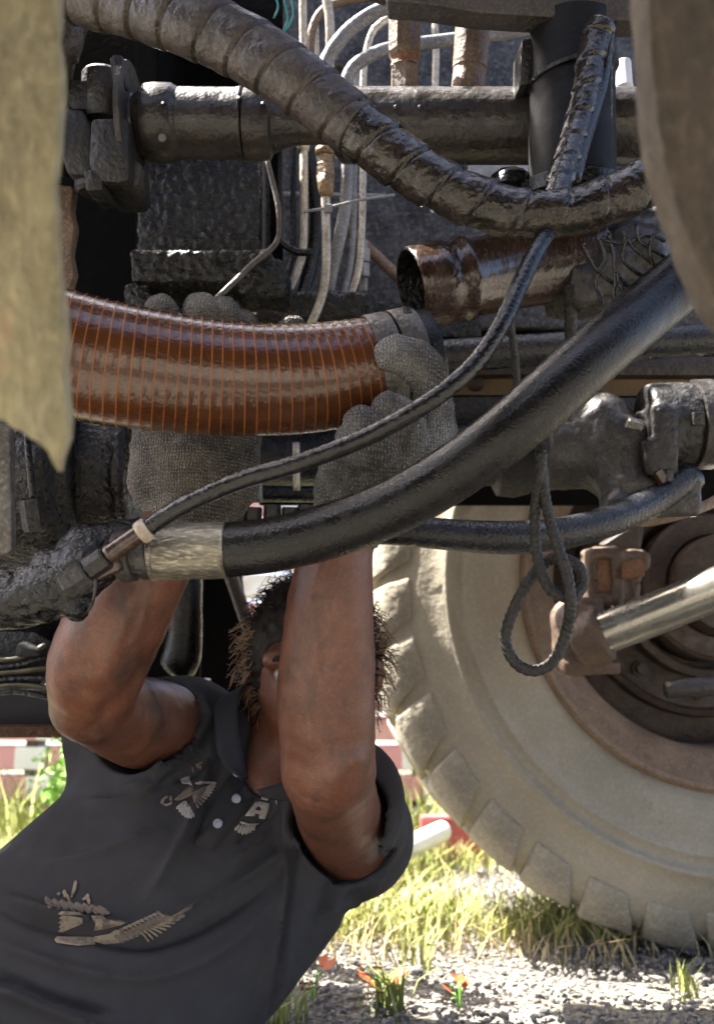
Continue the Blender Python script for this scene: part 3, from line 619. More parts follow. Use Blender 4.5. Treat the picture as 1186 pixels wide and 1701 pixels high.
tag(mk('cap_wire', hose([(1040, 147, 1.1, 4), (1075, 142, 1.1, 4), (1120, 140, 1.1, 4)], n=8), 'rubber'), 'thin dark wire leading from the white cap', 'wire')
tag(mk('lit_panel_patch', slab(rect(780, 262, 905, 330), 1.25, .02, .002), mat('lit_panel_grey', (.42, .42, .43), (.2, .2, .21), 24, .6, .1, .3, 120), angle=40), 'pale plate painted as a lit patch of panel below the drive shaft', 'plate')  # pale colour stands in for light falling on the back panel

# fittings hanging from the top beam
HF = thing('hex_fitting', 'dusty tan hexagonal hose fitting below the top beam', 'fitting', P(672, 150, 1.02))
mk('upper_hex', hexnut(672, 20, 672, 96, 1.02, 28, 8), 'tantube', HF, smooth=False)
mk('neck', lathe(P(672, 92, 1.02), P(672, 112, 1.02), [(0, .0165), (.5, .0145), (1, .0165)], 20), 'rust', HF, angle=35)
mk('lower_hex', hexnut(672, 108, 672, 160, 1.02, 25, 6), 'tantube', HF, smooth=False)
PF = thing('stub_pipe', 'wide tan stub pipe below the top beam', 'pipe', P(772, 150, 1.02))
mk('upper_sleeve', lathe(P(786, 25, 1.02), P(780, 116, 1.02), [(0, .0195), (.98, .0195), (1, .018)], 24), 'tantube', PF, angle=35)
mk('lower_sleeve', lathe(P(780, 114, 1.02), P(774, 165, 1.02), [(0, .018), (.05, .0185), (1, .0185)], 24), 'tantube', PF, angle=35)

# ------------------------------------------------------------------ hard lines and small hoses
def line(name, label, cat, ctrl, m, n=12, parts=()):
    o = thing(name, label, cat, P(*ctrl[-1][:3])); mk('tube', hose(ctrl, .01, n), m, o)
    for pn, vf, pm, sm in parts: mk(pn, vf, pm, o, smooth=sm)
    return o
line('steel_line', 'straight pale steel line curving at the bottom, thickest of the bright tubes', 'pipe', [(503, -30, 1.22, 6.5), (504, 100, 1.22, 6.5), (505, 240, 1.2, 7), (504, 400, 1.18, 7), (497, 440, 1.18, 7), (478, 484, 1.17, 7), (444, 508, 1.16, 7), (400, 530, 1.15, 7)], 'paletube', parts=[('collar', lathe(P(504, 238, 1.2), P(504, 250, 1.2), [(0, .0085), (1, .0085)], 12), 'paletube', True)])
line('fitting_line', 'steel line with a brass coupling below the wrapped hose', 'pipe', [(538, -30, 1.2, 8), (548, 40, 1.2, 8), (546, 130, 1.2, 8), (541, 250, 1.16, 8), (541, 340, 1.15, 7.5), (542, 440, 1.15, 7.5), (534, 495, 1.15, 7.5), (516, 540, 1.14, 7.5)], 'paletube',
     parts=[('coupling_nut', hexnut(541, 258, 541, 272, 1.15, 13), 'brass', False), ('coupling_nut', hexnut(541, 272, 541, 294, 1.15, 16), 'brass', False), ('coupling_body', lathe(P(541, 292, 1.15), P(542, 328, 1.15), [(0, .0115), (.5, .0105), (.8, .009), (1, .006)], 16), 'brass', True), ('ring', lathe(P(540, 244, 1.15), P(540, 258, 1.15), [(0, .008), (.2, .0125), (.8, .0125), (1, .01)], 14), 'brass', True)])
line('grey_hose', 'grey rubber hose arching from the beam and down beside the brass coupling', 'hose', [(900, 42, 1.2, 11), (840, 54, 1.2, 11), (750, 66, 1.2, 11), (660, 78, 1.19, 11), (610, 95, 1.18, 11), (580, 122, 1.18, 11), (573, 170, 1.18, 11), (577, 270, 1.18, 10.5), (573, 345, 1.18, 10.5), (561, 410, 1.18, 10.5), (548, 470, 1.19, 10), (540, 540, 1.2, 10)], 'greyhose', 14)
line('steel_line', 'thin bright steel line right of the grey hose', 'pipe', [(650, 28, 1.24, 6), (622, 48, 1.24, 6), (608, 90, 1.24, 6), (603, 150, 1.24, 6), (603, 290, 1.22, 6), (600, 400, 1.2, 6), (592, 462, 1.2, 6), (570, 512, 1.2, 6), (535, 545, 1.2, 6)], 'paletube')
line('nut_line', 'short dark line with two stacked nuts on the speckled panel', 'pipe', [(604, 400, 1.3, 7), (604, 470, 1.3, 7), (598, 510, 1.3, 7), (575, 545, 1.28, 7)], 'greyhose', parts=[('nut', hexnut(604, 414, 604, 436, 1.29, 12), 'greyhose', False), ('nut', hexnut(604, 438, 604, 460, 1.29, 11), 'greyhose', False)])
line('black_hose', 'slim black hose between the bright steel lines', 'hose', [(512, 240, 1.26, 10), (526, 350, 1.26, 11), (519, 430, 1.25, 11), (500, 495, 1.23, 11), (470, 545, 1.2, 11)], 'rubber')
line('kinked_wire', 'thin kinked dirty wire beside the crusted gearbox', 'wire', [(442, 258, 1.09, 4), (455, 310, 1.09, 4.5), (463, 350, 1.085, 4.5), (463, 392, 1.085, 4.5), (450, 414, 1.08, 5), (420, 438, 1.07, 5), (390, 468, 1.06, 5), (362, 494, 1.05, 5)], mat('dusty_wire', (.16, .14, .12), (.06, .052, .047), 60, .5, .15, .3, 200))
line('dark_line', 'thin dark line with a hooked end by the gearbox', 'pipe', [(467, 235, 1.15, 6), (464, 380, 1.15, 6), (470, 404, 1.15, 6), (495, 419, 1.15, 6.5), (520, 418, 1.15, 6)], 'rubber')
line('slant_rod', 'slanted dusty rod ending at the open brown pipe', 'rod', [(565, 368, 1.32, 9), (680, 478, 1.32, 10)], 'tantube')
line('cable_tie', 'thin grey cable tie looped round the steel lines', 'cable tie', [(505, 352, 1.13, 2.5), (545, 345, 1.12, 2.5), (600, 332, 1.13, 2.5), (655, 324, 1.16, 2.5)], 'greyhose', 8, parts=[('tie_head', slab(rect(538, 338, 552, 352), 1.115, .008, .001), 'greyhose', False)])
line('arched_line', 'brown grey line arching over at the top between the tan tubes', 'pipe', [(640, -6, 1.28, 7), (580, 0, 1.28, 7), (540, 14, 1.28, 7), (520, 45, 1.28, 7), (516, 95, 1.28, 7), (517, 260, 1.28, 7)], 'tantube')
line('bent_hose', 'thick grey bent hose above the wrapped hose', 'hose', [(660, 5, 1.12, 12), (620, 22, 1.12, 12), (582, 48, 1.12, 12), (553, 82, 1.12, 12), (536, 115, 1.12, 12), (525, 150, 1.1, 12), (520, 200, 1.08, 12)], 'greyhose', 14)
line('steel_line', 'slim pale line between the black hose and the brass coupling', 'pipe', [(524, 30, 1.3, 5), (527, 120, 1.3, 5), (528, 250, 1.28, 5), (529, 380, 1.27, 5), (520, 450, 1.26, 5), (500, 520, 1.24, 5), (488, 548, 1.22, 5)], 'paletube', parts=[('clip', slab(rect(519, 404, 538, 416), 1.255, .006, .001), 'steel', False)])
line('steel_line', 'slim grey line close against the far side of the grey hose', 'pipe', [(592, 120, 1.3, 5), (589, 250, 1.28, 5), (588, 360, 1.27, 5), (582, 440, 1.26, 5), (566, 505, 1.25, 5), (556, 548, 1.24, 5)], 'greyhose')
line('dark_line', 'thin black line running down left of the straight pale line', 'pipe', [(488, 235, 1.3, 5), (487, 330, 1.3, 5), (486, 420, 1.28, 5), (470, 470, 1.26, 5), (446, 490, 1.25, 5)], 'rubber')
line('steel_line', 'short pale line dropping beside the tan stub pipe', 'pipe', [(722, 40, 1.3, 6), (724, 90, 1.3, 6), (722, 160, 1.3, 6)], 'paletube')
line('cross_rod', 'thin horizontal rod on the dark panel behind the steel lines', 'rod', [(455, 322, 1.38, 4), (640, 326, 1.38, 4)], 'greyhose', 8)
tag(mk('panel_bolt', lathe(P(561, 108, 1.4), P(561, 108, 1.36), [(0, .012), (.8, .011), (1, .008)], 12), 'castlt'), 'round bolt head on the panel near the bent hose', 'bolt')
for pts, lb in (([(452, -20), (462, 10), (455, 30)], 'short pale teal cable end above the wrapped hose'), ([(466, -20), (478, 30), (470, 52), (478, 45), (487, 20), (478, -20)], 'looped teal cable dangling above the wrapped hose')):
    tag(mk('teal_cable', hose([(x, y, .80, 1.8) for x, y in pts], .003, 6), 'teal'), lb, 'cable')

# ------------------------------------------------------------------ spiral wrapped hoses
def spiral(pitch, lead, step_, groove=.10):
    def f(s, th, R):
        u = (s / pitch + th / (2 * math.pi) * lead) % 1.0
        return R * (1 + step_ * (u - .5) - groove * np.exp(-((u - .04) / .04) ** 2) - groove * np.exp(-((u - 1.04) / .04) ** 2))
    return f
ctl = [(60, -40, .86, 52), (130, -14, .84, 52), (220, 8, .82, 52), (310, 36, .80, 54), (400, 76, .79, 54), (480, 126, .78, 52), (540, 172, .775, 50), (595, 214, .77, 48)]
ctl2 = [(585, 206, .772, 48), (650, 258, .765, 46), (712, 299, .76, 44), (790, 335, .755, 42), (870, 355, .75, 40), (950, 352, .75, 39), (1030, 325, .75, 40), (1095, 292, .76, 42), (1170, 250, .78, 42), (1260, 200, .8, 42)]
WH = thing('wrapped_hose', 'thick dusty hose in spiral wrap sagging across the top', 'hose', P(590, 300, .77))
v, f = hose(ctl, .0012, 44, spiral(.036, 1, .05, .06)); mk('dusty_wrap', crusty((v, f), .0007, 55), 'wrap', WH)
v, f = hose(ctl2, .0012, 44, spiral(.034, 1, .09, .08)); mk('oily_wrap', crusty((v, f), .0009, 70), 'wrapoil', WH)
g = hose([(60, -60, .98, 30), (110, -10, .96, 30), (112, 50, .96, 31), (98, 100, .97, 28), (85, 160, 1.0, 26)], .003, 24, spiral(.03, 1, .12, .06))
tag(mk('wrapped_stub_hose', g, 'wrap'), 'short wrapped hose bending down behind the canvas flap', 'hose')
g = hose([(1000, 40, .87, 24), (985, 75, .87, 24), (972, 150, .86, 22), (955, 215, .85, 21), (938, 275, .83, 22), (922, 330, .80, 20), (912, 380, .775, 17)], .002, 24, spiral(.03, -1, .12, .10))
tag(mk('wrapped_thin_hose', g, 'wrapoil'), 'slim brown spiral wrapped hose climbing along the upright cylinder', 'hose')
g = hose([(1010, 40, .88, 14), (995, 140, .88, 14), (965, 240, .85, 15), (950, 300, .83, 14)], .003, 16)
tag(mk('side_hose', g, 'rubber_oil'), 'black hose tucked beside the slim wrapped hose', 'hose')

# open brown pipe
BP = thing('open_pipe', 'oily brown metal pipe with its open beaded end facing the clamp', 'pipe', P(800, 520, .95))
A = P(682, 479, .94); B = P(985, 424, .99); r = 68 * .94 / FPX
mk('pipe_wall', lathe(A, B, [(.0, r * .92), (-.0, r * .97), (.01, r), (.10, r), (.13, r * 1.05), (.17, r * 1.05), (.19, r * .98), (.24, r * .98), (.255, r * 1.05), (.285, r * 1.05), (.30, r * .98), (.7, r * 1.0), (1, r)], 48, caps=False), 'brownsteel', BP, angle=50)
mk('pipe_bore', lathe(A - (B - A) * .001, A + (B - A) * .17, [(0, r * .935), (1, r * .90), (1, .0001)], 40, caps=False), 'grime', BP, angle=40)
def f_jn(p):
    a = caps(p, cs(940, 440, 1.0), cs(1080, 380, 1.05), .05, .035); b = sbox(p, cs(980, 480, .98), (.03, .025, .04), .012); c = sellip(p, cs(1040, 440, .98), (.05, .045, .05))
    return smin(smin(a, b, .02), c, .02)
tag(mk('pipe_joint', crusty(nets(f_jn, cs(1000, 440, 1) - np.array([.13, .1, .12]), cs(1000, 440, 1) + np.array([.13, .1, .12]), .004), .005, 60), 'castlt'), 'lumpy oil soaked joint where the brown pipe ends', 'joint')
for i, pts in enumerate([[(1010, 385), (1018, 420), (1022, 450), (1045, 480)], [(1030, 380), (1050, 410), (1085, 440)], [(1055, 372), (1062, 400), (1100, 425), (1125, 440)], [(1085, 355), (1112, 348)], [(1022, 450), (1020, 500), (1024, 545)], [(1072, 470), (1100, 455), (1070, 490), (1056, 505)], [(995, 395), (1004, 430), (990, 470), (1000, 505)], [(1040, 392), (1034, 430), (1060, 455), (1100, 470)], [(1000, 398), (1040, 405), (1075, 392), (1105, 400)], [(968, 405), (985, 440), (1015, 468), (1060, 478)], [(1090, 380), (1078, 415), (1088, 450)], [(1028, 470), (1050, 520), (1040, 550)]]):
    q = [(x, y, .80 + .004 * j, 3.4) for j, (x, y) in enumerate(pts)]
    tag(mk('oily_wire', crusty(hose(q, .003, 8), .0006, 300), M['rubber_oil']), 'loose oil soaked wire hanging below the wrapped hose', 'wire', 'loose oily wires')

# ------------------------------------------------------------------ long pipe and hoses right
tag(mk('long_pipe', lathe(P(690, 594, 1.18), P(1300, 556, 1.18), [(0, .021), (.01, .0215), (1, .0215)], 24), 'bluehose', angle=40), 'long grey horizontal pipe behind the thick hose', 'pipe')
BH = thing('return_hose', 'dark blue grey hose sagging behind the rope loop', 'hose', P(800, 915, 1.02))
mk('hose_wall', hose([(560, 880, 1.04, 24), (640, 880, 1.03, 25), (700, 884, 1.02, 26), (770, 890, 1.02, 27), (850, 893, 1.02, 28), (930, 886, 1.03, 27), (1010, 866, 1.05, 26), (1085, 832, 1.08, 25), (1150, 790, 1.1, 25)], .008, 24), 'bluehose', BH)

HB = thing('thick_hose', 'thick black rubber hydraulic hose with worn silver ferrule and elbow', 'hose', P(300, 966, .74))
mk('hose_wall', hose([(374, 914, .74, 46), (450, 905, .735, 46), (540, 884, .73, 46.5), (640, 848, .725, 47), (740, 793, .72, 48), (840, 720, .72, 49), (930, 641, .73, 50), (1010, 570, .75, 50), (1085, 506, .78, 50), (1160, 446, .80, 50), (1260, 370, .84, 50)], .006, 40), 'rubber', HB)
mk('ferrule', lathe(P(252, 916, .742), P(378, 913, .74), [(0, .0225), (.02, .0243), (.06, .0243), (.08, .0235), (.97, .0240), (.985, .0246), (1, .0236)], 40), 'silver', HB, angle=30)
mk('collar', lathe(P(196, 924, .744), P(254, 916, .742), [(0, .020), (.1, .0225), (.45, .0225), (.5, .0195), (.62, .0195), (.66, .0225), (.95, .0225), (1, .021)], 32), 'castlt', HB, angle=30)
def f_el(p):
    a = chain(p, [(-90, 1002, .76, 52), (20, 993, .755, 52), (92, 975, .75, 52), (150, 935, .748, 48)], .01)
    b = sbox(p, cs(178, 908, .76), (.026, .0185, .02), .007); c = caps(p, cs(130, 915, .76), cs(235, 895, .76), .017, .017)
    r_ = chain(p, [(84, 940, .75, 30), (128, 1010, .742, 24)], .01)
    return smin(smin(smin(a, b, .012), c, .01), r_, .004)
mk('elbow', crusty(nets(f_el, cs(-95, 960, .755) - np.array([.01, .07, .06]), cs(250, 930, .755) + np.array([.02, .07, .06]), .003), .0012, 130), 'crust', HB)
mk('crimp_ring', sweep(catmull([P(150 + 60 * math.cos(t) * .35 - 36 * math.sin(t) * 0 - 12, 968 + 52 * math.sin(t), .75 - .035 * math.cos(t)) for t in np.linspace(-1.3, 1.3, 9)], .004), .0014, 8), 'castlt', HB)

TH = thing('thin_hose', 'slim glossy black hydraulic hose curving across the gloved hand', 'hose', P(240, 890, .69))
mk('hose_wall', hose([(243, 880, .690, 14.5), (275, 857, .688, 15.5), (320, 832, .685, 15.5), (400, 798, .68, 15.5), (500, 768, .675, 15.5), (600, 730, .675, 15.5), (680, 688, .675, 15.5), (740, 648, .68, 15.5), (792, 600, .69, 15.5), (832, 540, .70, 15), (862, 475, .715, 15), (888, 420, .73, 15), (908, 385, .745, 15), (925, 340, .77, 15)], .0015, 20, lambda s, th, R: R * (1 + .012 * np.sin(s * 2 * math.pi / .0045 + th))), 'rubber_oil', TH)
mk('clamp_band', lathe(P(232, 887, .69), P(248, 876, .69), [(0, .0085), (.15, .0092), (.85, .0092), (1, .0085)], 20), mat('pale_clamp', (.55, .47, .38), (.2, .16, .12), 60, .5, .1, .2, 120), TH, angle=35)
mk('sleeve', lathe(P(180, 922, .69), P(236, 884, .69), [(0, .0075), (.08, .0088), (.2, .0078), (1, .0078)], 20), 'brownsteel', TH, angle=35)
mk('swivel_nut', hexnut(146, 948, 178, 926, .69, 20), 'cast', TH, smooth=False)
mk('swivel_nut', hexnut(160, 952, 200, 934, .70, 15), 'brownsteel', TH, smooth=False)
mk('adapter_nut', hexnut(108, 974, 146, 950, .69, 24, rot=.9), 'castlt', TH, smooth=False)

# ------------------------------------------------------------------ amber suction hose
AH = thing('amber_hose', 'glossy amber brown suction hose with orange spiral wire', 'hose', P(400, 720, .82))
actl = np.array([(-120, 520, .76, 108), (-20, 556, .775, 107), (105, 587, .79, 105), (200, 607, .80, 102), (330, 625, .815, 97), (430, 631, .825, 93), (520, 628, .835, 90), (600, 616, .845, 86), (640, 608, .85, 84)], float)
aq = catmull(np.array([[*P(x, y, d), r * d / FPX] for x, y, d, r in actl]), .0016)
s_ = np.concatenate([[0], np.cumsum(np.linalg.norm(np.diff(aq[:, :3], axis=0), axis=1))]); PITCHW = .0096
mk('hose_wall', sweep(aq[:, :3], aq[:, 3], 128, lambda s, th, R: R * (1 + .0025 * np.cos(2 * math.pi * (s / PITCHW - th / (2 * math.pi))))), 'orange', AH)
t_, N_, B_ = frames(aq[:, :3]); turns = s_[-1] / PITCHW; ph = np.linspace(0, turns, int(turns * 110)); ss = ph * PITCHW
ip = lambda A_: np.stack([np.interp(ss, s_, A_[:, i]) for i in range(A_.shape[1])], -1)
pos = ip(aq); th = 2 * math.pi * ph; nn = ip(N_); bb = ip(B_)
hx = pos[:, :3] + (pos[:, 3] * 1.0025 - .0014)[:, None] * (np.cos(th)[:, None] * nn + np.sin(th)[:, None] * bb)
mk('spiral_wire', sweep(hx, .0016, 8), 'wire', AH)
def ring(x0, y0, x1, y1, d0, d1, r, name, m, par, thick=.0018):
    return mk(name, lathe(P(x0, y0, d0), P(x1, y1, d1), [(0, r - .001), (0, r + thick), (.12, r + thick * 1.3), (.88, r + thick * 1.3), (1, r + thick), (1, r - .001)], 48, caps=False), m, par, angle=35)
HC = thing('hose_clamp', 'grey steel band clamp round the end of the amber hose', 'clamp', P(650, 690, .85))
ring(616, 613, 652, 606, .848, .852, .0480, 'band', 'steel', HC); ring(654, 605, 690, 598, .852, .857, .0480, 'band', 'steel', HC)
for i in range(7):
    a = -1.1 + i * .12
    c0 = P(672, 602, .8545) + (CU * math.cos(a) - CF * math.sin(a) * 0 - CF * abs(math.sin(a)) ) * 0
    rr = .0505; pc = P(674, 601, .855) + rr * (CU * math.cos(.25 + i * .07) - CF * math.sin(.25 + i * .07))
    mk('worm_slot', sweep(np.array([pc - CR * .004, pc + CR * .004]), .0007, 5), 'grime', HC)
NZ = thing('hose_stub', 'dark open stub end beyond the hose clamp', 'hose end', P(690, 680, .86))
mk('stub_wall', lathe(P(640, 608, .851), P(716, 592, .86), [(0, .046), (.97, .046), (1, .045), (1, .040), (.5, .040)], 40, caps=False), 'rubber', NZ, angle=40)
mk('stub_inside', lathe(P(672, 602, .855), P(676, 601, .8555), [(0, .0405), (1, .0405)], 40), 'grime', NZ, angle=40)

# ------------------------------------------------------------------ right hand casting, cylinder, rope
CT = thing('hydraulic_motor', 'dark grey cast motor with clamp ring beside the thick hose', 'motor', P(1090, 860, 1.12))
def f_ct(p):
    a = scyl(p, cs(900, 752, 1.16), cs(1000, 748, 1.16), .049, .006)
    b = caps(p, cs(1000, 700, 1.14), cs(1035, 790, 1.12), .036, .034); b2 = sbox(p, cs(1030, 760, 1.13), (.030, .045, .03), .012)
    c = sbox(p, cs(1078, 826, 1.12), (.052, .024, .04), .009)
    e = caps(p, cs(1022, 840, 1.09), cs(1022, 840, 1.15), .018, .018)
    return smin(smin(smin(a, smin(b, b2, .015), .016), c, .012), e, .006)
def f_c2(p):
    a = scyl(p, cs(1068, 708, 1.13), cs(1150, 706, 1.13), .053, .008); b = sbox(p, cs(1088, 735, 1.10), (.020, .042, .03), .008)
    cut = sbox(p, cs(1058, 690, 1.09), (.016, .03, .03), .006)
    return smax(smin(a, b, .008), -cut, .006)
mk('bracket', crusty(nets(f_ct, cs(1000, 760, 1.13) - np.array([.1, .10, .09]), cs(1000, 760, 1.13) + np.array([.13, .1, .09]), .0035), .0012, 90), 'castlt', CT)
mk('motor_body', crusty(nets(f_c2, cs(1105, 710, 1.13) - np.array([.06, .07, .08]), cs(1105, 710, 1.13) + np.array([.06, .07, .08]), .0032), .001, 90, 2), 'cast', CT)
mk('clamp_ring', lathe(P(1146, 706, 1.13), P(1180, 705, 1.13), [(0, .05), (.06, .0565), (.94, .0565), (1, .052)], 40), 'castlt', CT, angle=35)
mk('end_cover', lathe(P(1178, 705, 1.13), P(1260, 705, 1.13), [(0, .05), (.9, .05), (1, .04)], 40), 'cast', CT, angle=35)
mk('clamp_lug', slab(rect(1152, 684, 1170, 706), 1.07, .02, .001), 'cast', CT, angle=40)
mk('pinch_bolt', hexnut(1040, 702, 1066, 708, 1.08, 11), 'steel', CT, smooth=False); mk('pinch_bolt', hexnut(1090, 780, 1104, 800, 1.075, 11), 'brownsteel', CT, smooth=False)
mk('foot_nut', hexnut(1106, 800, 1108, 780, 1.075, 12), 'cast', CT, smooth=False)
tag(mk('brake_hose', hose([(1010, 862, 1.2, 9), (1070, 866, 1.2, 9), (1130, 854, 1.2, 9), (1180, 836, 1.22, 9), (1240, 800, 1.25, 9)], n=12), 'tantube'), 'slim tan brake hose under the cast motor', 'hose')

def ropef(twist=.02, amp=.16):
    return lambda s, th, R: R * (1 - amp + 2 * amp * np.abs(np.cos(1.5 * (th + s * 2 * math.pi / twist))))
RL = [(900, 752, .86, 8.5), (896, 790, .865, 8.5), (888, 860, .87, 8.5), (893, 930, .87, 8.5), (912, 977, .865, 9), (944, 992, .86, 9), (966, 975, .865, 9), (962, 944, .87, 9), (935, 928, .875, 9), (905, 935, .885, 9), (872, 975, .88, 9), (846, 1030, .875, 9), (839, 1068, .875, 9), (858, 1103, .87, 9), (888, 1114, .87, 9), (918, 1098, .87, 9), (940, 1050, .87, 9), (947, 1000, .85, 9), (942, 955, .85, 9), (932, 925, .85, 9), (915, 872, .86, 8.5), (904, 820, .865, 8.5), (899, 770, .87, 8.5), (898, 748, .87, 8.5)]
tag(mk('rope_loop', hose(RL, .0018, 16, ropef()), 'rope'), 'knotted black rope hanging in an open loop before the wheel', 'rope')
tag(mk('rope_strand', hose([(846, 530, .92, 6), (856, 600, .95, 6), (860, 690, .97, 6), (862, 740, .97, 6)], .002, 12, ropef()), 'rope'), 'thin dark rope hanging straight above the thick hose', 'rope')
tag(mk('rope_strand', hose([(945, 470, .95, 9), (948, 540, .97, 10), (945, 620, .99, 8), (944, 700, .99, 8)], .002, 12, ropef()), 'rope'), 'thick dark rope hanging below the lumpy pipe joint', 'rope')

# ------------------------------------------------------------------ wheel
WC = P(1200, 970, 1.62); WR = WC[2] + .004
WH_ = thing('truck_wheel', 'big dusty tan truck wheel with worn chunky tread', 'wheel', (WC[0], WC[1], 0))
YAW = rad(2)
def wrev(prof, n=128, close=False):
    th = np.linspace(0, 2 * math.pi, n, endpoint=False); V = []
    for r, y in prof: V.append(np.stack([r * np.cos(th), np.full(n, y), r * np.sin(th)], -1))
    V = np.concatenate(V); m = len(prof); i = np.arange(m - 1)[:, None] * n; j = np.arange(n)[None]; j2 = (j + 1) % n
    return V, np.stack([i + j, i + j2, i + n + j2, i + n + j], -1).reshape(-1, 4).tolist()
Rz = np.array([[math.cos(YAW), -math.sin(YAW), 0], [math.sin(YAW), math.cos(YAW), 0], [0, 0, 1]])
def wp(vf): return np.asarray(vf[0]) @ Rz.T + WC, vf[1]
R0 = WR
prof = [(.36, .14), (.352, .05), (.356, .022), (.365, .012), (.385, .006), (.41, .001), (.44, -.003), (.462, -.004), (.464, -.0065), (.468, -.0065), (.470, -.003), (.490, 0), (.492, -.004), (.500, -.004), (.503, .004), (.53, .010), (.556, .020), (.585, .032), (.604, .05), (.614, .07), (.618, .12), (.618, .2), (.618, .28), (.612, .33), (.60, .35), (.55, .385), (.46, .40), (.38, .39), (.355, .36), (.36, .26)]
prof = [(r * R0 / .632, y) for r, y in prof]
TY = mk('tyre', crusty(wp(wrev(prof, 160)), .0012, 25), 'tyre', WH_)
# tread lugs: each a block
nl = 34
def lugmesh(side, seed):
    bm = bmesh.new(); a0, a1 = -.058, .058; pts = []
    yin = [(.560, .017, .82), (.604, .031, .92), (.630, .058, 1.0), (.634, .155, .94), (.600, .165, .94)] if side else [(.548, .398, .70), (.595, .385, .86), (.632, .35, 1.0), (.634, .22, .94), (.600, .21, .94)]
    sk = .035 if side else -.035
    rows = []
    for r, y, wd in yin:
        r *= R0 / .632; row = []
        for t in np.linspace(-1, 1, 4):
            a = t * .081 * wd + .55 * (r / (R0 / .632) - .60) + sk * (y - .1) / .1; row.append(bm.verts.new((r * math.cos(a), y + (.003 * (1 - abs(t)) if 0 else 0), r * math.sin(a))))
        rows.append(row)
    rows.append([bm.verts.new((v.co.x * .985, v.co.y + (.03 if side else -.03), v.co.z * .985)) for v in rows[0]])
    n = len(rows)
    for i in range(n):
        A_, B2 = rows[i], rows[(i + 1) % n]
        for j in range(3): bm.faces.new((A_[j], A_[j + 1], B2[j + 1], B2[j]))
    bm.faces.new([r_[0] for r_ in rows]); bm.faces.new([r_[3] for r_ in rows][::-1])
    rn = random.Random(seed)
    for q in rows[:3]:
        for v in q: v.co *= 1 + rn.uniform(-.006, .004)
    bmesh.ops.recalc_face_normals(bm, faces=bm.faces)
    bmesh.ops.bevel(bm, geom=[e for e in bm.edges if e.calc_face_angle(0) > .5], offset=.006, segments=2, affect='EDGES', profile=.5)
    me = bpy.data.meshes.new('tread_lug'); bm.to_mesh(me); bm.free(); me.materials.append(M['lug'])
    me.polygons.foreach_set('use_smooth', np.ones(len(me.polygons), bool)); return me
for side in (1, 0):
    lms = [lugmesh(side, 31 * q + side) for q in range(7)]
    for i in range(nl):
        o = bpy.data.objects.new('tread_lug', lms[(i * 3) % 7]); COL.objects.link(o); o.parent = TY
        a = 2 * math.pi * (i + (.5 if side else 0)) / nl
        Mx = Matrix.Translation(Vector(WC)) @ Matrix.Rotation(YAW, 4, 'Z') @ Matrix.Rotation(-a, 4, 'Y')
        o.matrix_local = Matrix.Translation(-world_loc(TY)) @ Mx
sc_ = R0 / .632
def wr(name, pr, m, par=WH_, n=96): return mk(name, wp(wrev([(r * sc_, y) for r, y in pr], n)), m, par, angle=30)
RM = wr('rim', [(.37, .03), (.362, .008), (.356, .002), (.350, .004), (.342, .022), (.315, .042), (.292, .062), (.288, .072), (.286, .16)], 'rim')
wr('wheel_disc', [(.288, .150), (.262, .140), (.238, .135), (.234, .112), (.224, .106), (.218, .118), (.20, .12), (.155, .115), (.10, .105), (.0, .10)], 'rimdark')
wr('brake_drum', [(.135, .12), (.135, .03), (.128, .022), (.095, .02), (.09, .03), (.088, -.03), (.07, -.035), (0, -.035)], 'rimdark')
wr('drum_ring', [(.165, .12), (.165, .07), (.152, .066), (.148, .07), (.148, .12)], 'rimdark')
for i in range(10):
    a = 2 * math.pi * i / 10 + .25; r = .192 * sc_
    c0 = np.array([r * math.cos(a), .125, r * math.sin(a)]) @ Rz.T + WC; c1 = np.array([r * math.cos(a), .092, r * math.sin(a)]) @ Rz.T + WC
    mk('wheel_bolt', lathe(c0, c1, [(0, .015), (.5, .015), (.52, .010), (1, .010)], 6, rot=i), 'rimdark', WH_, smooth=False)
# steering cylinder in front of wheel
SCY = thing('steering_cylinder', 'pale oily chrome rod set in a rusty socket before the wheel', 'steering cylinder', P(960, 1118, 1.45))
mk('rod', lathe(P(962, 1069, 1.457), P(1330, 922, 1.34), [(0, .033), (1, .033)], 36), 'chrome', SCY, angle=40)
def f_sk(p):
    a = smin(caps(p, cs(952, 1030, 1.48), cs(958, 1090, 1.48), .034, .032), sbox(p, cs(955, 1062, 1.48), (.030, .048, .03), .014), .02); b = scyl(p, cs(958, 1071, 1.46), cs(1006, 1052, 1.442), .043, .006); c = sbox(p, cs(975, 1105, 1.48), (.046, .010, .035), .004)
    h = caps(p, cs(1000, 1054, 1.45), cs(1060, 1030, 1.43), .0345, .0345); e = sbox(p, cs(965, 1010, 1.5), (.03, .022, .03), .005)
    return smin(smin(smin(a, b, .012), c, .006), e, .008)
mk('socket', crusty(nets(f_sk, cs(970, 1060, 1.47) - np.array([.09, .1, .08]), cs(970, 1060, 1.47) + np.array([.1, .1, .08]), .0035), .002, 60), 'rustbrown', SCY)
RB = thing('rusty_bracket', 'small orange rusty bracket with a bolt above the socket', 'bracket', P(1010, 1000, 1.5))
def f_rb(p):
    a = sbox(p, cs(1000, 958, 1.5), (.032, .046, .03), .012); b = sbox(p, cs(1030, 930, 1.5), (.045, .016, .025), .010); c = sbox(p, cs(1040, 990, 1.52), (.02, .04, .02), .008); cut = sbox(p, cs(1004, 958, 1.46), (.014, .028, .02), .004)
    return smax(smin(smin(a, b, .012), c, .01), -cut, .005)
mk('plate', crusty(nets(f_rb, cs(1020, 955, 1.5) - np.array([.08, .09, .06]), cs(1020, 955, 1.5) + np.array([.08, .09, .06]), .0035), .003, 70), 'rustbrown', RB)
mk('rust_pocket', slab(rect(992, 930, 1014, 980), 1.478, .02, .002), 'rust', RB, angle=40)
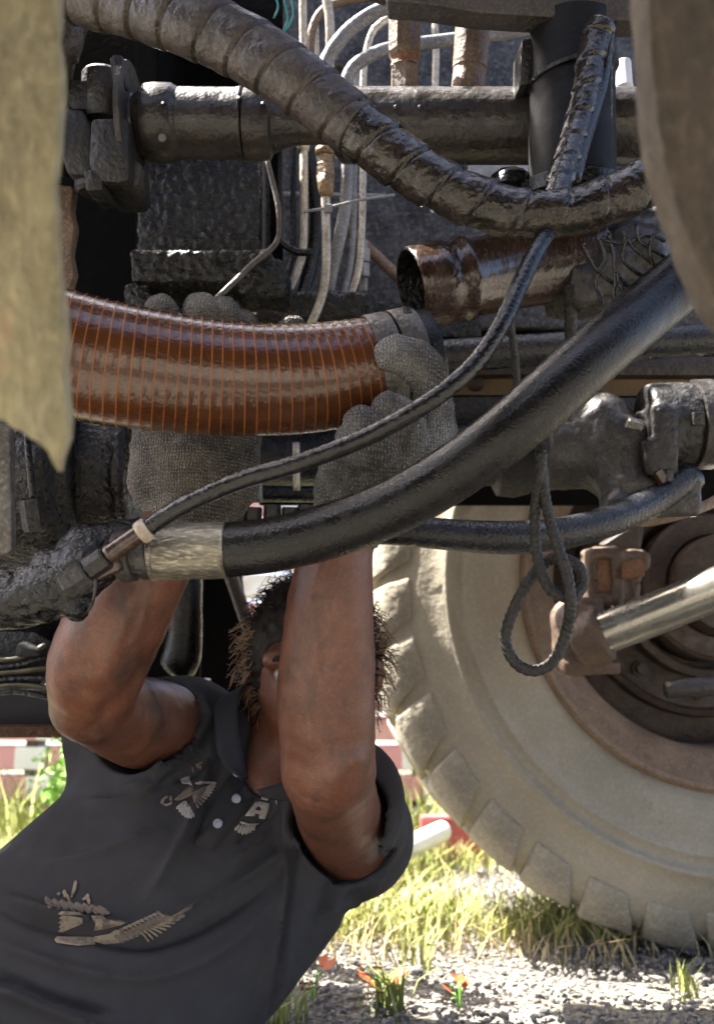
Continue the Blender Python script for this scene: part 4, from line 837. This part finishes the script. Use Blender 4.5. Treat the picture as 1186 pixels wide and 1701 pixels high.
mk('bolt', hexnut(1030, 948, 1066, 944, 1.47, 17), 'rust', RB, smooth=False)
mk('arm', crusty(slab([(1000, 905), (1040, 880), (1072, 860), (1062, 930), (1030, 940)], 1.52, .03, .004), .001, 60), 'rail', RB, angle=40)
mk('tie_end', hose([(1105, 1146, 1.55, 14), (1150, 1142, 1.55, 16), (1260, 1136, 1.55, 16)], n=14), 'castlt', RB)

# ------------------------------------------------------------------ foreground flaps
FL = [(-60, -60), (96, -60), (97, 60), (98, 150), (96, 230), (92, 300), (93, 380), (99, 460), (104, 520), (107, 600), (112, 680), (112, 725), (104, 765), (95, 786), (88, 775), (78, 752), (60, 738), (30, 720), (0, 702), (-60, 680)]
def thickflap(poly, d, th, amp, sc):
    v, f = slab(poly, d, th, 0); bm = bmesh.new(); vs = [bm.verts.new(x) for x in v]; [bm.faces.new([vs[i] for i in q]) for q in f]
    bmesh.ops.triangulate(bm, faces=bm.faces); 
    for _ in range(3): bmesh.ops.subdivide_edges(bm, edges=[e for e in bm.edges if e.calc_length() > .012], cuts=1, use_grid_fill=False); bmesh.ops.triangulate(bm, faces=bm.faces)
    bmesh.ops.smooth_vert(bm, verts=bm.verts, factor=.3, use_axis_x=True, use_axis_y=True, use_axis_z=True)
    bm.verts.index_update(); v = np.array([x.co for x in bm.verts]); f = [[q.index for q in x.verts] for x in bm.faces]; bm.free()
    return crusty((v, f), amp, sc)
tag(mk('canvas_flap', thickflap(FL, .40, .010, .0016, 60), 'flap', angle=60), 'weathered olive canvas flap with a ragged pointed corner', 'flap')
FR = [(1072, -60), (1076, 40), (1082, 130), (1090, 200), (1102, 262), (1118, 325), (1138, 390), (1160, 450), (1186, 505), (1216, 545), (1330, 580), (1330, -60)]
tag(mk('mud_flap', thickflap(FR, .40, .025, .0015, 50), 'mud', angle=60), 'mud caked brown rubber flap with a rounded edge', 'mud flap')
#PART3
# ------------------------------------------------------------------ the man
MAN = thing('person', 'man in charcoal polo shirt and grey knit gloves reaching up under the truck', 'person', (-.3, .85, 0))
def w2c(v): q = np.asarray(v, float) - CO; return np.array([q @ CR, q @ CU, q @ CF])
armL = [(308, 1212, 1.14, 68), (228, 1198, 1.03, 74), (152, 1170, .93, 64)]
foreL = [(152, 1168, .93, 66), (164, 1105, .90, 80), (196, 1030, .88, 82), (246, 945, .87, 70), (300, 868, .885, 54), (322, 800, .90, 46)]
armR = [(588, 1410, 1.10, 72), (562, 1345, .98, 71), (547, 1278, .87, 73)]
foreR = [(547, 1278, .87, 74), (543, 1190, .86, 80), (543, 1110, .855, 79), (549, 1000, .85, 72), (559, 925, .85, 62), (580, 850, .85, 52)]
HD = cs(521, 1108, 1.14)
def f_body(p):
    o = smin(chain(p, armL, .012), chain(p, foreL, .012), .006)
    o2 = smin(chain(p, armR, .012), chain(p, foreR, .012), .012)
    o2 = smin(o2, caps(p, cs(575, 1262, .838), cs(560, 1285, .838), .006, .006), .03)       # elbow bone
    h = sellip(p, HD + [0, .012, .01], (.078, .098, .094))
    h = smin(h, sellip(p, HD + [0, -.055, -.035], (.056, .062, .058)), .03)                  # jaw
    h = smin(h, caps(p, HD + [0, .012, -.088], HD + [0, -.022, -.104], .008, .011), .014)    # nose
    h = smin(h, caps(p, HD + [-.045, .022, -.078], HD + [.045, .022, -.078], .012, .012), .015)   # brow
    for s in (-1, 1):
        h = smax(h, -sellip(p, HD + [s * .032, .004, -.088], (.017, .011, .012)), .008)
        h = smin(h, sellip(p, HD + [s * .080, -.006, .012], (.010, .031, .018)), .006)       # ears
    h = smax(h, -caps(p, HD + [-.02, -.055, -.098], HD + [.02, -.055, -.098], .0035, .0035), .006)
    nk = caps(p, HD + [-.005, -.07, .02], cs(462, 1300, 1.14), .056, .062)
    ch = caps(p, cs(450, 1318, 1.085), cs(480, 1290, 1.16), .058, .08)
    sh = caps(p, cs(320, 1225, 1.15), cs(585, 1400, 1.12), .062, .062)
    o3 = smin(smin(smin(h, nk, .025), ch, .03), sh, .04)
    return np.minimum(smin(o, o3, .02), smin(o2, o3, .012))
v, f = nets(f_body, (-.38, -.47, .72), (.15, .10, 1.29), .0036)
v = v + vnormals(v, f) * (.0012 * fbm(v, 13, 2, 9) + .0006 * fbm(v, 60, 2, 8))[:, None]
v = np.asarray(v); nr = vnormals(v, f); pq = proj(v); dv = np.zeros(len(v))
for pl, amp, wd in [([(520, 1240), (512, 1160), (526, 1080), (520, 990), (536, 930)], .0016, 7), ([(526, 1080), (552, 1030), (560, 960)], .0014, 6), ([(600, 1220), (604, 1120), (590, 1010)], .0018, 24), ([(500, 1230), (496, 1120), (512, 1000)], .0014, 26),
                    ([(500, 1322), (545, 1334), (590, 1322)], -.0010, 6), ([(238, 1112), (215, 1150), (175, 1180)], -.0050, 12), ([(150, 1210), (185, 1185)], -.002, 8),
                    ([(215, 1000), (190, 1070), (170, 1120)], .0026, 16), ([(250, 960), (240, 1020), (220, 1070)], .0014, 6), ([(555, 1290), (590, 1262)], .0030, 14)]:
    pl = catmull(np.array([(x, y, 0) for x, y in pl], float), 5)[:, :2]; best = np.full(len(v), 1e9)
    for q in pl: best = np.minimum(best, np.hypot(pq[:, 0] - q[0], pq[:, 1] - q[1]))
    dv += amp * np.exp(-(best / wd) ** 2)
v = v + nr * (dv * np.clip((nr @ -CF) * 3, 0, 1) * (pq[:, 2] < 1.06))[:, None]
mk('body', (v, f), 'skin', MAN)
for s in (-1, 1):
    c = c2w((HD + [s * .032, .004, -.0765])[None])[0]
    mk('eye', lathe(c + CF * .011, c - CF * .011, [(0, .001), (.1, .006), (.3, .0102), (.5, .0112), (.7, .0102), (.88, .0072), (.97, .003), (1, .0005)], 16), 'eye', MAN)
    mk('iris', lathe(c - CF * .0085, c - CF * .0118, [(0, .0058), (.7, .005), (1, .001)], 14), 'hair', MAN)
    mk('eyebrow', sweep(catmull([c2w((HD + [s * x, y, z])[None])[0] for x, y, z in ((.014, .020, -.093), (.032, .026, -.092), (.05, .02, -.083))], .004), [.0035] * len(catmull([c2w((HD + [s * x, y, z])[None])[0] for x, y, z in ((.014, .020, -.093), (.032, .026, -.092), (.05, .02, -.083))], .004)), 6), 'hair', MAN)
mk('lips', join([sweep(catmull([c2w((HD + [x, y + yy, z])[None])[0] for x, y, z in ((-.022, -.054, -.088), (0, -.052, -.098), (.022, -.054, -.088))], .003), [.0035] * len(catmull([c2w((HD + [x, y, z])[None])[0] for x, y, z in ((-.022, -.054, -.088), (0, -.052, -.098), (.022, -.054, -.088))], .003)), 8) for yy in (.0032, -.004)]), 'lip', MAN)

# shirt
T1 = cs(468, 1296, 1.14); T0 = cs(-35, 1810, .87)
ta = (T1 - T0); TL = np.linalg.norm(ta); ta = ta / TL
tb = cs(292, 1205, 1.15) - cs(600, 1395, 1.10); tb = tb - ta * (tb @ ta); tb /= np.linalg.norm(tb); tcv = np.cross(ta, tb)
def f_torso(p, g=0.0):
    q = p - T0.astype(np.float32); u = q @ ta.astype(np.float32); vv = q @ tb.astype(np.float32); ww = q @ tcv.astype(np.float32)
    uu = np.clip(u / TL, -.3, 1.2)
    wx = np.interp(uu, [-.2, 0, .3, .6, .8, 1.0, 1.1], [.17, .172, .166, .170, .168, .12, .07]) + g; wz = np.interp(uu, [-.2, 0, .3, .6, .85, 1.05], [.112, .112, .108, .105, .095, .07]) + g
    d = ((np.abs(vv / wx) ** 2.3 + np.abs(ww / wz) ** 2.3) ** (1 / 2.3) - 1) * np.minimum(wx, wz)
    return smax(smax(d, u - TL * 1.06, .05), -u - .05, .02)
def f_shirt(p):
    o = f_torso(p)
    sh = caps(p, cs(305, 1222, 1.155), cs(584, 1385, 1.115), .068, .068)
    o = smin(o, sh, .05)
    # sleeves
    a, b = cs(305, 1215, 1.15), cs(158, 1232, 1.0); ax = (b - a) / np.linalg.norm(b - a)
    s1 = smax(caps(p, a, b, .066, .073), ((p - cs(190, 1222, 1.02).astype(np.float32)) @ ax.astype(np.float32)), .004)
    a, b = cs(596, 1392, 1.13), cs(552, 1290, .92); ax2 = (b - a) / np.linalg.norm(b - a)
    nrm = ax2 + np.array([.0, -.25, .0]); nrm /= np.linalg.norm(nrm)
    s2 = smax(caps(p, a, b, .064, .070), ((p - cs(568, 1330, .985).astype(np.float32)) @ nrm.astype(np.float32)), .004)
    o = smin(smin(o, s1, .022), s2, .03)
    cutL = chain(p, [(250, 1200, 1.06, 82), (228, 1196, 1.03, 86), (150, 1166, .93, 86)], .01)
    cutR = chain(p, [(580, 1385, 1.03, 78), (566, 1355, .98, 81), (547, 1278, .87, 90)], .01)
    o = smax(smax(o, -cutL, .004), -cutR, .004)
    neck = caps(p, cs(500, 1170, 1.10), cs(438, 1296, 1.045), .062, .020); neck = smin(neck, caps(p, cs(520, 1120, 1.14), cs(470, 1280, 1.15), .075, .062), .02)
    neck = smin(neck, caps(p, cs(470, 1240, 1.06), cs(425, 1312, .99), .040, .016), .02)
    return smax(o, -neck, .005)
v, f = nets(f_shirt, (-.56, -.72, .66), (.16, -.14, 1.33), .0040)
v = np.asarray(v); nr = vnormals(v, f)
pq = proj(v)
folds = [([(-20, 1478), (100, 1520), (230, 1540), (340, 1500), (450, 1430), (540, 1372)], .0055, 13), ([(-20, 1500), (100, 1548), (240, 1572), (360, 1530), (470, 1450)], -.004, 12),
         ([(-20, 1560), (120, 1612), (260, 1625), (380, 1570), (480, 1470)], .004, 16), ([(-20, 1640), (120, 1695), (240, 1740)], .006, 18), ([(-20, 1610), (90, 1660), (200, 1690)], -.004, 14),
         ([(362, 1200), (335, 1300), (300, 1400), (245, 1490)], .004, 12), ([(375, 1215), (350, 1310), (318, 1410)], -.0035, 9),
         ([(474, 1330), (472, 1450), (455, 1560), (420, 1701)], .0042, 9), ([(490, 1340), (485, 1450), (470, 1560), (440, 1701)], -.003, 9),
         ([(580, 1450), (556, 1490), (505, 1560), (440, 1660)], .0045, 16), ([(570, 1440), (520, 1530), (470, 1620)], -.004, 14), ([(650, 1330), (640, 1400), (600, 1470)], .003, 12),
         ([(315, 1150), (345, 1190), (315, 1240), (250, 1300)], .004, 11), ([(335, 1140), (358, 1190), (320, 1250), (240, 1320)], -.004, 10), ([(200, 1310), (280, 1290), (340, 1230)], .004, 10),
         ([(285, 1300), (330, 1280), (356, 1250)], -.003, 7), ([(640, 1450), (580, 1500), (520, 1520)], .0035, 9), ([(140, 1330), (200, 1330), (270, 1310)], .003, 10), ([(60, 1440), (150, 1420), (260, 1380)], .003, 18), ([(380, 1440), (440, 1385), (470, 1345)], .004, 8), ([(390, 1400), (450, 1350)], -.003, 8)]
dsp = .0022 * fbm(v, 14, 2, 4) + .0008 * fbm(v, 40, 2, 5)
for pl, amp, wd in folds:
    pl = catmull(np.array([(x, y, 0) for x, y in pl], float), 6)[:, :2]; seg = np.linspace(0, 1, len(pl)); best = np.full(len(v), 1e9); tt = np.zeros(len(v))
    for i, q in enumerate(pl):
        dd = np.hypot(pq[:, 0] - q[0], pq[:, 1] - q[1]); m_ = dd < best; best[m_] = dd[m_]; tt[m_] = seg[i]
    dsp += amp * (1.7 * np.exp(-(best / (wd * .8)) ** 2) + .9 * np.exp(-(best / (wd * .38)) ** 2)) * np.clip(np.minimum(tt, 1 - tt) * 6, 0.15, 1)
face = np.clip((nr @ -CF) * 2, 0, 1)
v = v + nr * (dsp * (.35 + .65 * face))[:, None]
SH = mk('shirt', (v, f), 'shirt', MAN)
bvh = BVHTree.FromPolygons([Vector(x) for x in v], f)
def hit(x, y, off=.0012, fallback=None):
    dr = P(x, y, 1.0) - CO; dr /= np.linalg.norm(dr); loc, n, i, dist = bvh.ray_cast(Vector(CO), Vector(dr))
    if loc is None: return P(x, y, fallback or 1.0)
    return np.array(loc) - dr * off
def decal(poly, off=.0012, thick=.0008, n=3):
    """outline in pixels laid on the shirt as a thin raised patch"""
    pl = []
    for a, b in zip(poly, poly[1:] + poly[:1]):
        for k in range(n): pl.append((a[0] + (b[0] - a[0]) * k / n, a[1] + (b[1] - a[1]) * k / n))
    cx = sum(q[0] for q in pl) / len(pl); cy = sum(q[1] for q in pl) / len(pl); m_ = len(pl)
    V = [hit(cx, cy, off + thick)] + [hit(cx + (x - cx) * .5, cy + (y - cy) * .5, off + thick) for x, y in pl] + [hit(x, y, off + thick) for x, y in pl] + [hit(x, y, -.0008) for x, y in pl]
    F = []
    for i in range(m_):
        j = (i + 1) % m_; F += [[0, 1 + i, 1 + j], [1 + i, 1 + m_ + i, 1 + m_ + j, 1 + j], [1 + m_ + i, 1 + 2 * m_ + i, 1 + 2 * m_ + j, 1 + m_ + j]]
    return V, F
def feather(a, b, w_, bend=0.0):
    ax, ay = a; bx, by = b; L_ = math.hypot(bx - ax, by - ay) + 1e-6; nx, ny = -(by - ay) / L_, (bx - ax) / L_
    q = lambda t, s: (ax + (bx - ax) * t + nx * (s * w_ + bend * math.sin(math.pi * t)), ay + (by - ay) * t + ny * (s * w_ + bend * math.sin(math.pi * t)))
    return [q(0, .25), q(.4, .45), q(.85, .5), q(1, 0), q(.85, -.5), q(.4, -.45), q(0, -.25)]
E1 = lambda X, Y: (250 + X / 4.94, 1240 + Y / 4.94)
E2 = lambda X, Y: (60 + X / 4.236, 1440 + Y / 4.236)
lay = {'threadw': [], 'thread': [], 'threadd': []}
for k in range(7):      # white tail fan
    t = k / 6; lay['threadw'].append(decal(feather(E1(285 + 5 * t, 448), E1(212 + 150 * t, 515 + 75 * math.sin(t * 2.2) + 10 * t), 5.5), n=1))
for k in range(9):      # spread wing
    t = k / 8; X = 545 - 150 * t ** 1.5; Y = 298 + 210 * t
    lay['threadd'].append(decal(feather(E1(350, 385), E1(X - (X - 350) * .35, Y - (Y - 385) * .35), 6.5), n=1))
    lay['threadw' if k < 6 else 'thread'].append(decal(feather(E1(X - (X - 350) * .42, Y - (Y - 385) * .42), E1(X, Y), 4.2), .0016, n=1))
lay['threadw'].append(decal([E1(*q) for q in ((365, 298), (420, 284), (540, 290), (530, 304), (440, 306), (380, 312))], n=2))
lay['threadd'].append(decal([E1(*q) for q in ((190, 440), (330, 310), (360, 330), (345, 400), (240, 445))], n=2))
lay['threadw'].append(decal([E1(*q) for q in ((248, 268), (285, 250), (325, 240), (330, 275), (345, 322), (310, 308), (262, 305))], n=2))
for q in (((80, 465), (95, 425), (135, 400), (150, 415), (118, 435), (105, 470)), ((90, 470), (130, 480), (170, 455), (180, 440), (180, 470), (130, 492)), ((140, 400), (175, 398), (178, 440), (160, 445), (158, 415))): lay['thread'].append(decal([E1(*z) for z in q], n=1))
for q in (((335, 165), (350, 160), (358, 210), (345, 212)), ((365, 150), (425, 118), (430, 135), (385, 165)), ((370, 170), (425, 152), (415, 195), (395, 180))): lay['threadd'].append(decal([E1(*z) for z in q], n=1))
EB = mk('embroidered_eagle', join(lay['threadw']), 'threadw', SH); [mk('embroidered_talon', q, 'thread', SH) for q in lay['thread']]; mk('embroidered_eagle', join(lay['threadd']), 'threadd', SH)
# letter A with bar above, lower tail and upper wing
la = []
for q in (((775, 570), (862, 455), (902, 452), (888, 490), (868, 500), (862, 540), (855, 572)), ((895, 448), (980, 465), (966, 530), (940, 598), (890, 590), (895, 552), (912, 515), (890, 485)), ((858, 522), (915, 525), (905, 556), (860, 550)), ((905, 432), (925, 398), (960, 388), (1020, 408), (1008, 430), (975, 422), (960, 446))): la.append(decal([E1(*z) for z in q], n=2))
mk('embroidered_letter', join(la), 'threadw', SH)
tl = []
for k in range(6): tl.append(decal(feather(E1(735 + 25 * k, 640), E1(692 + 30 * k, 690 + 38 * math.sin(k / 5 * 3.1)), 5.5), n=1))
tl.append(decal([E1(*z) for z in ((738, 612), (800, 636), (895, 630), (890, 642), (800, 650), (735, 628))], n=2))
for k in range(4): tl.append(decal(feather(E1(1010 + 10 * k, 340 + 10 * k), E1(1038 + 14 * k, 480 - 30 * k), 2.6), n=1))
mk('embroidered_tail', join(tl), 'threadw', SH)
# big eagle on the belly
w1, w2, w3 = [], [], []
for k in range(5): w1.append(decal(feather(E2(330, 330 + 8 * k + (30 if k > 0 else 0)), E2(155 + 6 * (k % 2), 330 + 32 * k), 7.5, 1), n=2))
w1.append(decal([E2(*z) for z in ((130, 512), (150, 488), (400, 492), (420, 545), (300, 556), (150, 535))], n=3))
w1.append(decal([E2(*z) for z in ((395, 520), (410, 490), (520, 470), (560, 440), (640, 470), (690, 500), (600, 535), (480, 545))], n=3))
for k in range(8): w2.append(decal(feather(E2(70 + 52 * k, 215 + 9 * k), E2(120 + 55 * k, 290 + 6 * k), 12), n=2))
for a, b in (((70, 205), (130, 280)), ((250, 215), (285, 90)), ((205, 215), (200, 160)), ((165, 200), (155, 180)), ((330, 230), (375, 190)), ((375, 265), (360, 200)), ((460, 285), (520, 330)), ((430, 290), (490, 340)), ((240, 240), (190, 170))): w1.append(decal(feather(E2(*a), E2(*b), 6.5, 1.2), n=2))
w1.append(decal([E2(*z) for z in ((390, 345), (460, 335), (500, 370), (650, 382), (600, 410), (480, 440), (410, 450), (420, 400))], n=3))
for k in range(12):
    t = k / 11; bx, by = 540 + 320 * t, 462 - 145 * t; w1.append(decal(feather(E2(bx - 12, by + 8), E2(bx + 22, by + 4), 6), .0018, n=1))
    w2.append(decal(feather(E2(bx + 10, by + 15), E2(bx + 90 + 30 * t, by + 60 + 10 * (1 - t)), 8), n=2))
for k in range(9):
    t = k / 8; w1.append(decal(feather(E2(740 + 170 * t, 460 - 80 * t), E2(800 + 250 * t, 535 - 190 * t ** 1.1), 4.2, -1), .0016, n=1))
w1.append(decal(feather(E2(905, 350), E2(850, 308), 4), n=1)); w2.append(decal(feather(E2(960, 350), E2(1112, 258), 6, 2), n=2)); w2.append(decal(feather(E2(940, 370), E2(1055, 340), 7), n=2))
mk('embroidered_wing', join(w2), 'threadd', SH); mk('embroidered_wing', join(w1), 'thread', SH)
# placket, buttons, collar
mk('placket', decal([(382, 1288), (408, 1300), (428, 1318), (404, 1352), (352, 1415), (322, 1402), (346, 1340)], .0012, .0012, 6), 'shirtin', SH)
for x, y, r in ((393, 1327, 8), (362, 1368, 8), (394, 1284, 7)):
    c = hit(x, y, .0060); mk('button', lathe(c + CF * .003, c - CF * .0012, [(0, r * 1.0 / FPX), (.8, r * 1.0 / FPX), (.95, r * .85 / FPX), (.8, r * .6 / FPX), (.8, .0001)], 16), 'button', SH)
def strip(r0, r1, th, m=20):
    a = catmull([P(*q) for q in r0], .004); b = catmull([P(*q) for q in r1], .004); t = np.linspace(0, 1, m)
    ia = np.stack([np.interp(t, np.linspace(0, 1, len(a)), a[:, i]) for i in range(3)], -1); ib = np.stack([np.interp(t, np.linspace(0, 1, len(b)), b[:, i]) for i in range(3)], -1)
    rows = [ia + (ib - ia) * s for s in np.linspace(0, 1, 5)]; V = np.concatenate(rows); n_ = vnormals(V, [[i * m + j, i * m + j + 1, (i + 1) * m + j + 1, (i + 1) * m + j] for i in range(4) for j in range(m - 1)])
    W = np.concatenate([V + n_ * th / 2, V - n_ * th / 2]); K = 5 * m; F = []
    for i in range(4):
        for j in range(m - 1): q = [i * m + j, i * m + j + 1, (i + 1) * m + j + 1, (i + 1) * m + j]; F += [q, [z + K for z in q[::-1]]]
    bd = [j for j in range(m)] + [i * m + m - 1 for i in range(1, 5)] + [4 * m + j for j in range(m - 2, -1, -1)] + [i * m for i in range(3, 0, -1)]
    for a_, b_ in zip(bd, bd[1:] + bd[:1]): F.append([a_, a_ + K, b_ + K, b_])
    return W, F
mk('collar', strip([(412, 1292, 1.015), (398, 1230, 1.03), (396, 1165, 1.075), (420, 1130, 1.14), (480, 1120, 1.20), (550, 1150, 1.2)], [(398, 1290, 1.0), (366, 1262, 1.005), (358, 1215, 1.03), (362, 1165, 1.09), (420, 1150, 1.20), (540, 1180, 1.24)], .003), 'shirtin', SH)
mk('collar', strip([(428, 1312, 1.005), (468, 1300, 1.0), (530, 1270, 1.02), (580, 1210, 1.10), (590, 1170, 1.18), (550, 1150, 1.2)], [(436, 1322, .995), (480, 1330, .99), (560, 1310, 1.01), (610, 1240, 1.10), (615, 1190, 1.2), (540, 1180, 1.24)], .003), 'shirtin', SH)

# hair
hs, hl = [], []
for i in range(2200):
    u = RNG.normal(0, 1, 3); u /= np.linalg.norm(u)
    if u[2] < -.45 and u[1] < .62: continue
    if u[1] < -.75: continue
    b0 = HD + np.array([0, .012, .01]) + u * np.array([.080, .100, .096]); L_ = RNG.uniform(.018, .042); k0 = RNG.uniform(0, 6.28); e1 = np.cross(u, RNG.normal(0, 1, 3)); e1 /= np.linalg.norm(e1); e2 = np.cross(u, e1)
    t = np.linspace(0, 1, 12)[:, None]; cr_ = RNG.uniform(.003, .0075); tw = RNG.uniform(4, 10)
    q = b0 + u * (L_ * t ** .8 * .8) + np.array([0, -.012, 0]) * t ** 2 + cr_ * t ** .5 * (np.cos(tw * t + k0) * e1 + np.sin(tw * t + k0) * e2)
    (hl if (u[1] < .45 and RNG.random() < .7) else hs).append(sweep(c2w(q), np.linspace(.0009, .0003, 12) * RNG.uniform(.7, 1.2), 4, caps=False))
def f_scalp(p):
    s = sellip(p, HD + [0, .016, .014], (.085, .102, .098)) + .0
    cut = sellip(p, HD + [0, -.035, -.115], (.085, .095, .10))
    return smax(smax(s, -cut, .01), -(p[..., 1] - (HD[1] - .06)), .01)
v, f = nets(f_scalp, HD - [.1, .11, .12], HD + [.1, .13, .13], .0045)
HR = mk('hair', crusty((v, f), .004, 90), 'hair', MAN); mk('dark_curls', join(hs), 'hair', HR); mk('sunlit_brown_curls', join(hl), 'hairtip', HR)

# gloves
def f_gr(p):
    o = chain(p, [(578, 872, .85, 58), (596, 820, .85, 68), (622, 785, .85, 74)], .02)
    o = smin(o, caps(p, cs(600, 800, .85), cs(665, 742, .85), .036, .040), .02)
    o = smin(o, caps(p, cs(640, 770, .85), cs(705, 745, .86), .032, .026), .02)
    o = smin(o, caps(p, cs(690, 750, .86), cs(706, 690, .86), .024, .026), .02)
    o = smin(o, chain(p, [(705, 700, .855, 42), (702, 640, .84, 42), (690, 604, .815, 39), (660, 588, .80, 31), (648, 590, .798, 27)], .008), .012)   # thumb over the clamp
    fs = [[(676, 740, .835, 36), (668, 700, .80, 34), (648, 682, .79, 31), (640, 690, .80, 28)], [(640, 752, .83, 34), (620, 722, .79, 33), (600, 702, .785, 30), (596, 712, .80, 26)],
          [(606, 775, .83, 31), (590, 748, .795, 30), (582, 728, .79, 26), (586, 732, .81, 24)], [(572, 800, .83, 27), (556, 778, .80, 26), (556, 762, .80, 22), (566, 758, .82, 20)]]
    fg = None
    for q in fs: d_ = chain(p, q, .006); fg = d_ if fg is None else smin(fg, d_, .0016)
    return smin(o, fg, .004)
v, f = nets(f_gr, cs(620, 760, .84) - np.array([.075, .09, .08]), cs(650, 700, .84) + np.array([.08, .10, .08]), .0019)
G1 = mk('glove', crusty(crusty((v, f), .0016, 42, 2), .0009, 150), 'knit', MAN)
mk('glove_cuff', crusty(hose([(573, 885, .85, 60), (590, 850, .85, 62), (602, 828, .85, 68)], .003, 32, lambda s, th, R: R * (1 + .012 * np.cos(th * 26))), .0008, 80), 'knit', G1)
def f_gl(p):
    o = smin(caps(p, cs(272, 800, .915), cs(282, 640, .93), .036, .034), caps(p, cs(372, 800, .915), cs(382, 640, .93), .036, .034), .03)
    o = smin(o, caps(p, cs(325, 800, .915), cs(325, 640, .935), .038, .034), .02)
    o = smin(o, chain(p, [(303, 884, .880, 60), (322, 815, .90, 82)], .02), .02)
    fs = [[(262, 640, .93, 32), (266, 545, .915, 30), (268, 518, .87, 29), (270, 522, .83, 25)], [(315, 640, .935, 33), (330, 540, .92, 31), (334, 516, .87, 30), (336, 523, .83, 26)],
          [(362, 640, .935, 33), (368, 545, .925, 30), (372, 520, .88, 28), (374, 525, .84, 24)], [(402, 640, .935, 30), (404, 560, .93, 27), (404, 538, .89, 25), (404, 540, .86, 22)],
          [(400, 720, .92, 34), (448, 640, .93, 30), (478, 565, .92, 27), (486, 546, .89, 23)]]
    fg = None
    for q in fs: d_ = chain(p, q, .008); fg = d_ if fg is None else smin(fg, d_, .0022)
    return smin(o, fg, .008)
v, f = nets(f_gl, cs(325, 690, .9) - np.array([.085, .115, .09]), cs(345, 680, .9) + np.array([.10, .125, .09]), .0026)
G2 = mk('glove', crusty(crusty((v, f), .0022, 36, 2), .0009, 150), 'knitb', MAN)

# trousers and boots, out of frame to the left
hip = w2c(c2w(T0[None])[0] + [0, 0, .03]); 
def f_tr(p):
    o = caps(p, hip + [-.05, -.02, .02], hip + [.0, -.01, .03], .095, .09)
    for dx, y0 in ((0, .70), (.0, .98)):
        k_ = w2c((-.86, y0, .42)); a_ = w2c((-1.02, y0, .09)); h_ = w2c(c2w(hip[None])[0] + [-.04, (y0 - .84) * .6, .02])
        o = smin(o, caps(p, h_, k_, .08, .07), .03); o = smin(o, caps(p, k_, a_, .068, .055), .02)
    return o
v, f = nets(f_tr, (-1.25, -.75, .45), (-.1, .2, 1.25), .012)
mk('trousers', (v, f), 'trouser', MAN)
for y0 in (.70, .98):
    mk('boot', sweep(catmull([(-1.02, y0, .13), (-1.03, y0, .06), (-1.08, y0, .045), (-1.2, y0, .035), (-1.25, y0, .03)], .01)[:, :3], .045, 16), 'boot', MAN)
